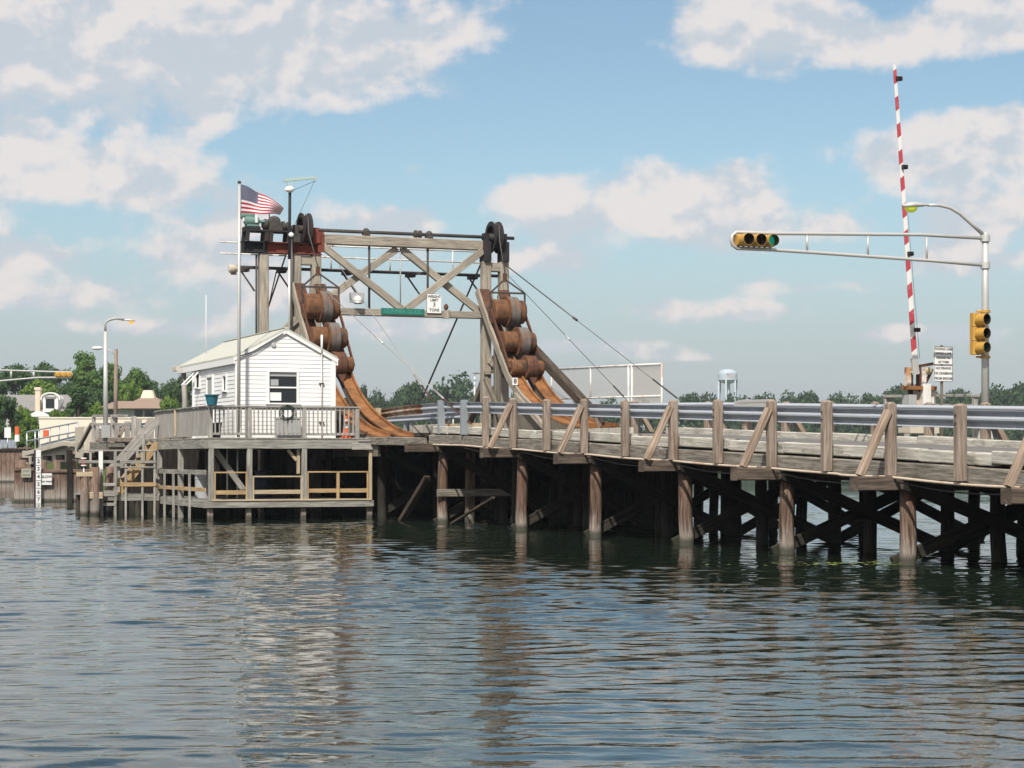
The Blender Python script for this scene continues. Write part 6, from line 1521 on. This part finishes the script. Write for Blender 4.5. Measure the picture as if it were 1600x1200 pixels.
# ================================================================== TREES
def crown_mesh(name, seed, h, w, base, nclump, nleaf, leaf, shape='round'):
    """h total height, w crown width, base height of the lowest leaves; leaf quads scattered over many clumps"""
    g = np.random.default_rng(seed); C = []; tries = 0
    while len(C) < nclump and tries < nclump*40:
        tries += 1
        z = g.random(); a = g.uniform(0, 2*math.pi)
        if shape == 'round': env = (math.sin(math.pi*min(1, (z*.92+.08)))**.55)*(.85+.15*math.sin(3*a+seed))
        elif shape == 'cone': env = (1-z)**.75*(.9+.1*math.sin(4*a+seed))+.05
        else: env = (1-z**2.2)**.5
        r = w/2*env*math.sqrt(g.uniform(.25, 1)); C.append((r*math.cos(a), r*math.sin(a), base+(h-base)*z*.93, w*g.uniform(.085, .17)*(1.0 if shape != 'cone' else .75)))
    C = np.array(C); idx = g.integers(0, len(C), nleaf); c = C[idx]
    d = g.normal(size=(nleaf, 3)); d /= np.linalg.norm(d, axis=1)[:, None]; d[:, 2] = d[:, 2]*.75+.12
    rr = c[:, 3:4]*g.uniform(.45, 1.08, (nleaf, 1))
    p = c[:, :3]+d*rr; p[:, 2] = np.maximum(p[:, 2], .15)
    nrm = d+g.normal(size=(nleaf, 3))*.55+np.array([0, 0, .35]); nrm /= np.linalg.norm(nrm, axis=1)[:, None]
    t = np.cross(nrm, g.normal(size=(nleaf, 3))); t /= np.linalg.norm(t, axis=1)[:, None]; b = np.cross(nrm, t)
    s = leaf*g.uniform(.55, 1.25, (nleaf, 1))
    V = np.stack([p-t*s, p+b*s*.6, p+t*s, p-b*s*.6], 1).reshape(-1, 3).astype(np.float32)
    me = bpy.data.meshes.new(name); n = len(V); me.vertices.add(n); me.vertices.foreach_set('co', V.ravel())
    me.loops.add(n); me.loops.foreach_set('vertex_index', np.arange(n, dtype=np.int32)); me.polygons.add(nleaf)
    me.polygons.foreach_set('loop_start', np.arange(0, n, 4, dtype=np.int32)); me.polygons.foreach_set('loop_total', np.full(nleaf, 4, np.int32)); me.update(calc_edges=True)
    return me, C
def make_tree(name, label, seed, h, w, base, nclump, nleaf, leaf, m, shape='round'):
    t = bpy.data.objects.new(name, None); COL.objects.link(t); t['label'] = label; t['category'] = 'tree' if name != 'shrub' else 'shrub'; BASE[t.name] = Vector((0, 0, 0))
    me, C = crown_mesh('crown', seed, h, w, base, nclump, nleaf, leaf, shape); o = bpy.data.objects.new('crown', me); COL.objects.link(o); me.materials.append(M[m]); o.parent = t
    mb = MB(); r = h*.018+.05; mb.tube([(0, 0, -.5), (.05*h*.1, 0, h*.3), (0, .02*h, h*.62), (.02*h, 0, h*.85)], [r*1.3, r, r*.6, r*.2], 8)
    for k in range(0, len(C), max(1, len(C)//9)):
        c = C[k]; mb.tube([(0, 0, max(h*.18, c[2]*.45)), (c[0]*.5, c[1]*.5, c[2]*.78), (c[0], c[1], c[2])], [r*.45, r*.3, r*.1], 5, caps=False)
    part('trunk', mb, M['bark'], t); return t
PROTO = {
 'mid': ('leafy_tree', 21, 12, 9, 2.0, 60, 9000, .30, 'leafmid', 'round'), 'dark': ('dark_tree', 33, 12, 9.5, 1.5, 70, 9000, .30, 'leafdark', 'round'),
 'light': ('light_tree', 5, 8, 8, .6, 46, 7000, .27, 'leaflight', 'round'), 'cedar': ('cedar_tree', 12, 8, 5, .2, 70, 9000, .24, 'leafdark', 'cone'),
 'bush': ('shrub', 8, 3, 4.5, .1, 34, 4000, .17, 'leaflight', 'dome'), 'dkbush': ('shrub', 9, 6, 6, .1, 44, 6000, .22, 'leafdark', 'dome')}
USED = {}
def plant(kind, px, ytop, y, zb, wpx, label, group):
    nm, seed, h, w, base, nc, nl, lf, m, shp = PROTO[kind]
    p = at(px, ytop, y); H = p.z-zb; W_ = wpx/FPX*y
    if kind not in USED: o = make_tree(nm, label, seed, h, w, base, nc, nl, lf, m, shp); USED[kind] = o
    else: o = dup(USED[kind], nm, label, (0, 0, 0))
    o.location = (p.x, y, zb); o.rotation_euler.z = rnd.uniform(0, 6.28); o.scale = (W_/w, W_/w, H/h); o['label'] = label; o['group'] = group
G1 = 'trees on the town bank'
for a in (('dark', 22, 561, 280, 3, 78, 'dark broad tree rising behind the far signal arm, nearest the picture edge'), ('dark', 72, 558, 285, 3, 70, 'dark tree just behind the chimney of the grey-roofed house'),
          ('light', 62, 592, 255, 3, 92, 'bright yellow-green tree over the grey roof'), ('mid', 131, 553, 270, 3, 84, 'tall round mid-green tree between the chimney and the street lamp'),
          ('cedar', 121, 597, 205, 2.8, 74, 'dark conifer next to the arched dormer'), ('mid', 172, 570, 275, 3, 78, 'mid-green tree directly behind the street lamp and utility pole'),
          ('mid', 212, 578, 270, 3, 70, 'mid-green tree above the cream cupola'), ('light', 205, 596, 262, 3, 60, 'lighter green tree behind the brown roof ridge'),
          ('dark', 246, 590, 290, 3, 60, 'dark tree at the tower side of the brown-roofed house'), ('dark', 276, 582, 300, 3, 52, 'dark tree seen beside the porch post of the white house'), ('mid', 306, 585, 300, 3, 60, 'tree mostly hidden behind the white house'),
          ('dark', 150, 600, 262, 3, 60, 'low dark tree filling in between the conifer and the brown roof'), ('light', 262, 618, 225, 3, 46, 'light green bushy tree between the brown roof and the white house'),
          ('dark', 105, 590, 262, 3, 50, 'dark tree behind the arched dormer'), ('light', 34, 634, 200, 2.8, 44, 'light green low tree covering the eave of the grey roof'), ('light', 152, 628, 205, 2.8, 40, 'light green low tree at the corner of the brown roof')): plant(*a, G1)
G2 = 'shrubs along the town bank'
for a in (('dkbush', 6, 613, 182, 2.7, 58, 'large dark shrub at the picture edge in front of the grey-roofed house'), ('bush', 90, 642, 178, 2.7, 52, 'bright green shrub in front of the arched dormer'),
          ('bush', 48, 652, 172.5, 2.7, 46, 'pale loose shrub at the end of the cream wall'), ('dkbush', 38, 655, 174, 2.6, 30, 'dark small shrub beside the board fence'), ('bush', 32, 678, 171.8, 2.7, 30, 'low green bush by the orange and white barrel'),
          ('bush', 70, 660, 172.8, 2.7, 34, 'green bush reaching over the cream wall')): plant(*a, G2)
# far bank
FARP_ = []
def far_proto(seed, w, h, base, shp):
    t = make_tree('far_tree', 'x', seed, h, w, base, 60, 6000, .62, 'leaffar', shp); return (t, w, h)
FV = [far_proto(41, 17, 16, .3, 'dome'), far_proto(42, 22, 17, .3, 'dome'), far_proto(43, 14, 18, .5, 'round'), far_proto(44, 26, 15, .2, 'dome')]
FN = [0, 0, 0, 0]
def far_tree(px, ytop, y, wpx, v, label, group):
    t, w, h = FV[v]; p = at(px, ytop, y); zb = .8
    o = t if FN[v] == 0 else dup(t, 'far_tree', label, (0, 0, 0)); FN[v] += 1
    o.location = (p.x, y, zb); W_ = wpx/FPX*y; o.scale = (W_/w, W_/w, (p.z-zb)/h); o.rotation_euler.z = rnd.uniform(0, 6.28); o['label'] = label; o['group'] = group
G3 = 'trees of the island behind the portal'
for a in ((569, 603, 500, 26, 2, 'thin tree just right of the rusty curved track, behind the portal'), (592, 622, 505, 44, 3, 'low hedge-like tree at the foot of the rusty track'), (622, 620, 505, 46, 3, 'low tree between the two slender stay ropes'), (646, 600, 500, 46, 0, 'medium round tree under the crossing of the stay ropes'),
          (672, 622, 505, 40, 3, 'low tree filling the gap before the big round tree'), (712, 589, 498, 84, 1, 'biggest round tree in the middle of the portal opening'), (748, 612, 503, 34, 2, 'tree just beside the far tower leg'), (772, 606, 505, 40, 0, 'tree seen between the posts of the far tower leg'), (800, 612, 505, 36, 1, 'tree behind the number plate on the far track'), (868, 640, 520, 40, 3, 'low tree behind the far track foot'), (905, 632, 530, 40, 3, 'low tree behind the mesh fence, at its tower end'), (955, 634, 535, 70, 3, 'low wide tree behind the middle of the mesh fence'), (1010, 636, 540, 60, 3, 'low wide tree behind the last mesh panel')): far_tree(a[0], a[1], a[2], a[3]*1.5, *a[4:], G3)
G4 = 'trees of the far shore behind the guardrail'
k = 0
ln = ((1080, 613, 30, 0), (1098, 622, 26, 3), (1116, 614, 34, 1), (1140, 622, 30, 3), (1162, 619, 40, 1), (1188, 617, 30, 0), (1206, 614, 34, 1), (1232, 612, 34, 1), (1256, 612, 30, 0), (1268, 608, 22, 2), (1290, 617, 34, 1), (1312, 621, 34, 3), (1334, 617, 36, 1), (1362, 614, 34, 0), (1384, 606, 40, 1), (1404, 601, 40, 0), (1432, 606, 36, 1), (1456, 612, 30, 3), (1474, 616, 30, 1), (1496, 607, 30, 0), (1520, 611, 34, 1), (1545, 607, 34, 0), (1568, 601, 40, 1), (1592, 598, 40, 0), (1618, 600, 40, 1))
WHERE = ['beside the pipe-end of the mesh fence', 'left foot of the water tower', 'under the water tower', 'right foot of the water tower', 'a step past the water tower', 'two steps past the water tower', 'over the grey rolled sheet', 'over the second post past the rolled sheet', 'wide crown beyond the rolled sheet', 'taller spire-like one beyond the rolled sheet', 'over the middle of the signal arm', 'lowest under the signal arm', 'before the short wooden rail', 'touching the short wooden rail', 'rising next to the barrier gate', 'tallest beside the barrier gate', 'behind the barrier gate', 'between gate and notice post', 'behind the notice post', 'between notice post and signal pole', 'in front of the signal pole base', 'just past the signal pole', 'second past the signal pole', 'third past the signal pole', 'last at the picture edge']
for (px, yt, w, v), wh in zip(ln, WHERE):
    far_tree(px, yt+5, 575+rnd.uniform(-8, 12), w*2.3, v, 'dark green far-shore tree '+wh, G4)
# undergrowth along both far banks, one mass nobody could count
def undergrowth():
    g = np.random.default_rng(3); P = []
    for _ in range(9000):
        x = g.uniform(-70, 175); y = 548+(x+70)*.06 if x > 60 else 520+g.uniform(0, 10)
        P.append((x, y+g.uniform(8, 16), .8+abs(g.normal(0, 3.6))))
    mb = MB(); P = np.array(P); n = len(P)
    d = g.normal(size=(n, 3)); d /= np.linalg.norm(d, axis=1)[:, None]; t = np.cross(d, g.normal(size=(n, 3))); t /= np.linalg.norm(t, axis=1)[:, None]; b = np.cross(d, t); s = g.uniform(.5, 1.0, (n, 1))
    V = np.stack([P-t*s, P+b*s*.7, P+t*s, P-b*s*.7], 1).reshape(-1, 3)
    me = bpy.data.meshes.new('undergrowth'); me.from_pydata(V.tolist(), [], np.arange(4*n).reshape(-1, 4).tolist()); setting('undergrowth', me, M['leaffar'], 'stuff')
undergrowth()
# ================================================================== WATER TOWER
def build_tank():
    Y = 1000.0; s = Y/FPX; c = at(1137, 718, Y); x = c.x; Z = lambda py: CAM_H+(718-py)*s
    wt = thing('water_tower', 'pale blue round water tower on legs with a painted flag, far beyond the trees', 'water tower', (x, Y, 2), 'W'); r = 15.3*s
    mb = MB(); mb.lathe((x, Y, 0), (0, 0, 1), [(0, Z(576.4)), (r*.45, Z(577.2)), (r*.8, Z(579.6)), (r*.97, Z(583)), (r, Z(586)), (r, Z(593.2)), (r*.9, Z(595.5)), (r*.55, Z(598.5)), (r*.2, Z(600)), (0, Z(600))], 40); tk = part('tank', mb, M['tank'], wt)
    mb = MB(); mb.lathe((x, Y, 0), (0, 0, 1), [(r*1.0, Z(594)), (r*1.06, Z(594)), (r*1.06, Z(592.9)), (r, Z(592.9))], 40); part('balcony', mb, M['tank'], tk)
    for k in range(6):
        a = k*math.pi/3+.25; dx, dy = math.cos(a)*r*.98, math.sin(a)*r*.98; mb = MB(); mb.tube([(x+dx, Y+dy, 2), (x+dx, Y+dy, Z(593))], .42, 8); part('leg', mb, M['tank'], wt)
    mb = MB(); mb.tube([(x, Y, 2), (x, Y, Z(599))], .8, 10); part('riser', mb, M['tank'], wt)
    mb = MB()
    nn = 8; w = 10.5*s; a_c = math.atan2(-1, .12)
    for i in range(nn):
        a0 = a_c-(w/2)/r+(w/r)*i/nn; a1 = a_c-(w/2)/r+(w/r)*(i+1)/nn; R_ = r+.03; P = lambda a, z: (x+R_*math.cos(a), Y+R_*math.sin(a), z)
        mb.face([P(a0, Z(591)), P(a1, Z(591)), P(a1, Z(584)), P(a0, Z(584))], [(i/nn, 0), ((i+1)/nn, 0), ((i+1)/nn, 1), (i/nn, 1)])
    M['paintedflag'] = flag_mat(.55); part('painted_flag', mb, M['paintedflag'], tk)
build_tank()
# floating weed by the piles
def weed():
    g = np.random.default_rng(11); mb = MB()
    for cx, y0, sp in ((1300, 884, 70), (1355, 883, 40)):
        for _ in range(34):
            px = cx+g.normal(0, sp); py = y0+g.normal(0, 1.6); Y = CAM_H*FPX/(py-718); p = at(px, py, Y); r = g.uniform(.02, .07)
            mb.face([(p.x+r*math.cos(k*1.05+px)*g.uniform(.6, 1.5), p.y+r*1.2*math.sin(k*1.05+px)*g.uniform(.6, 1.5), .035+g.uniform(0, .012)) for k in range(6)])
    setting('floating_weed', mb.mesh('floating_weed'), M['weed'], 'stuff')
M['weed'] = plain('weed_green', (.13, .17, .03), .7, 0, .3)
weed()
# ================================================================== HAZE
def build_haze():
    mb = MB(); lo, hi = Vector((-900, -30, -1.8)), Vector((900, 1060, 60))
    me = bpy.data.meshes.new('haze'); v = [(x, y, z) for x in (lo.x, hi.x) for y in (lo.y, hi.y) for z in (lo.z, hi.z)]
    me.from_pydata(v, [], [(0, 1, 3, 2), (4, 6, 7, 5), (0, 4, 5, 1), (2, 3, 7, 6), (0, 2, 6, 4), (1, 5, 7, 3)]); me.update()
    m = bpy.data.materials.new('haze_air'); m.use_nodes = True; nt = m.node_tree; nt.nodes.clear()
    pv = nt.nodes.new('ShaderNodeVolumePrincipled'); pv.inputs['Color'].default_value = (.82, .90, 1, 1); pv.inputs['Density'].default_value = HAZE; pv.inputs['Anisotropy'].default_value = .3
    out = nt.nodes.new('ShaderNodeOutputMaterial'); nt.links.new(pv.outputs[0], out.inputs['Volume'])
    o = setting('haze', me, m, 'stuff')
HAZE = .00022
build_haze()
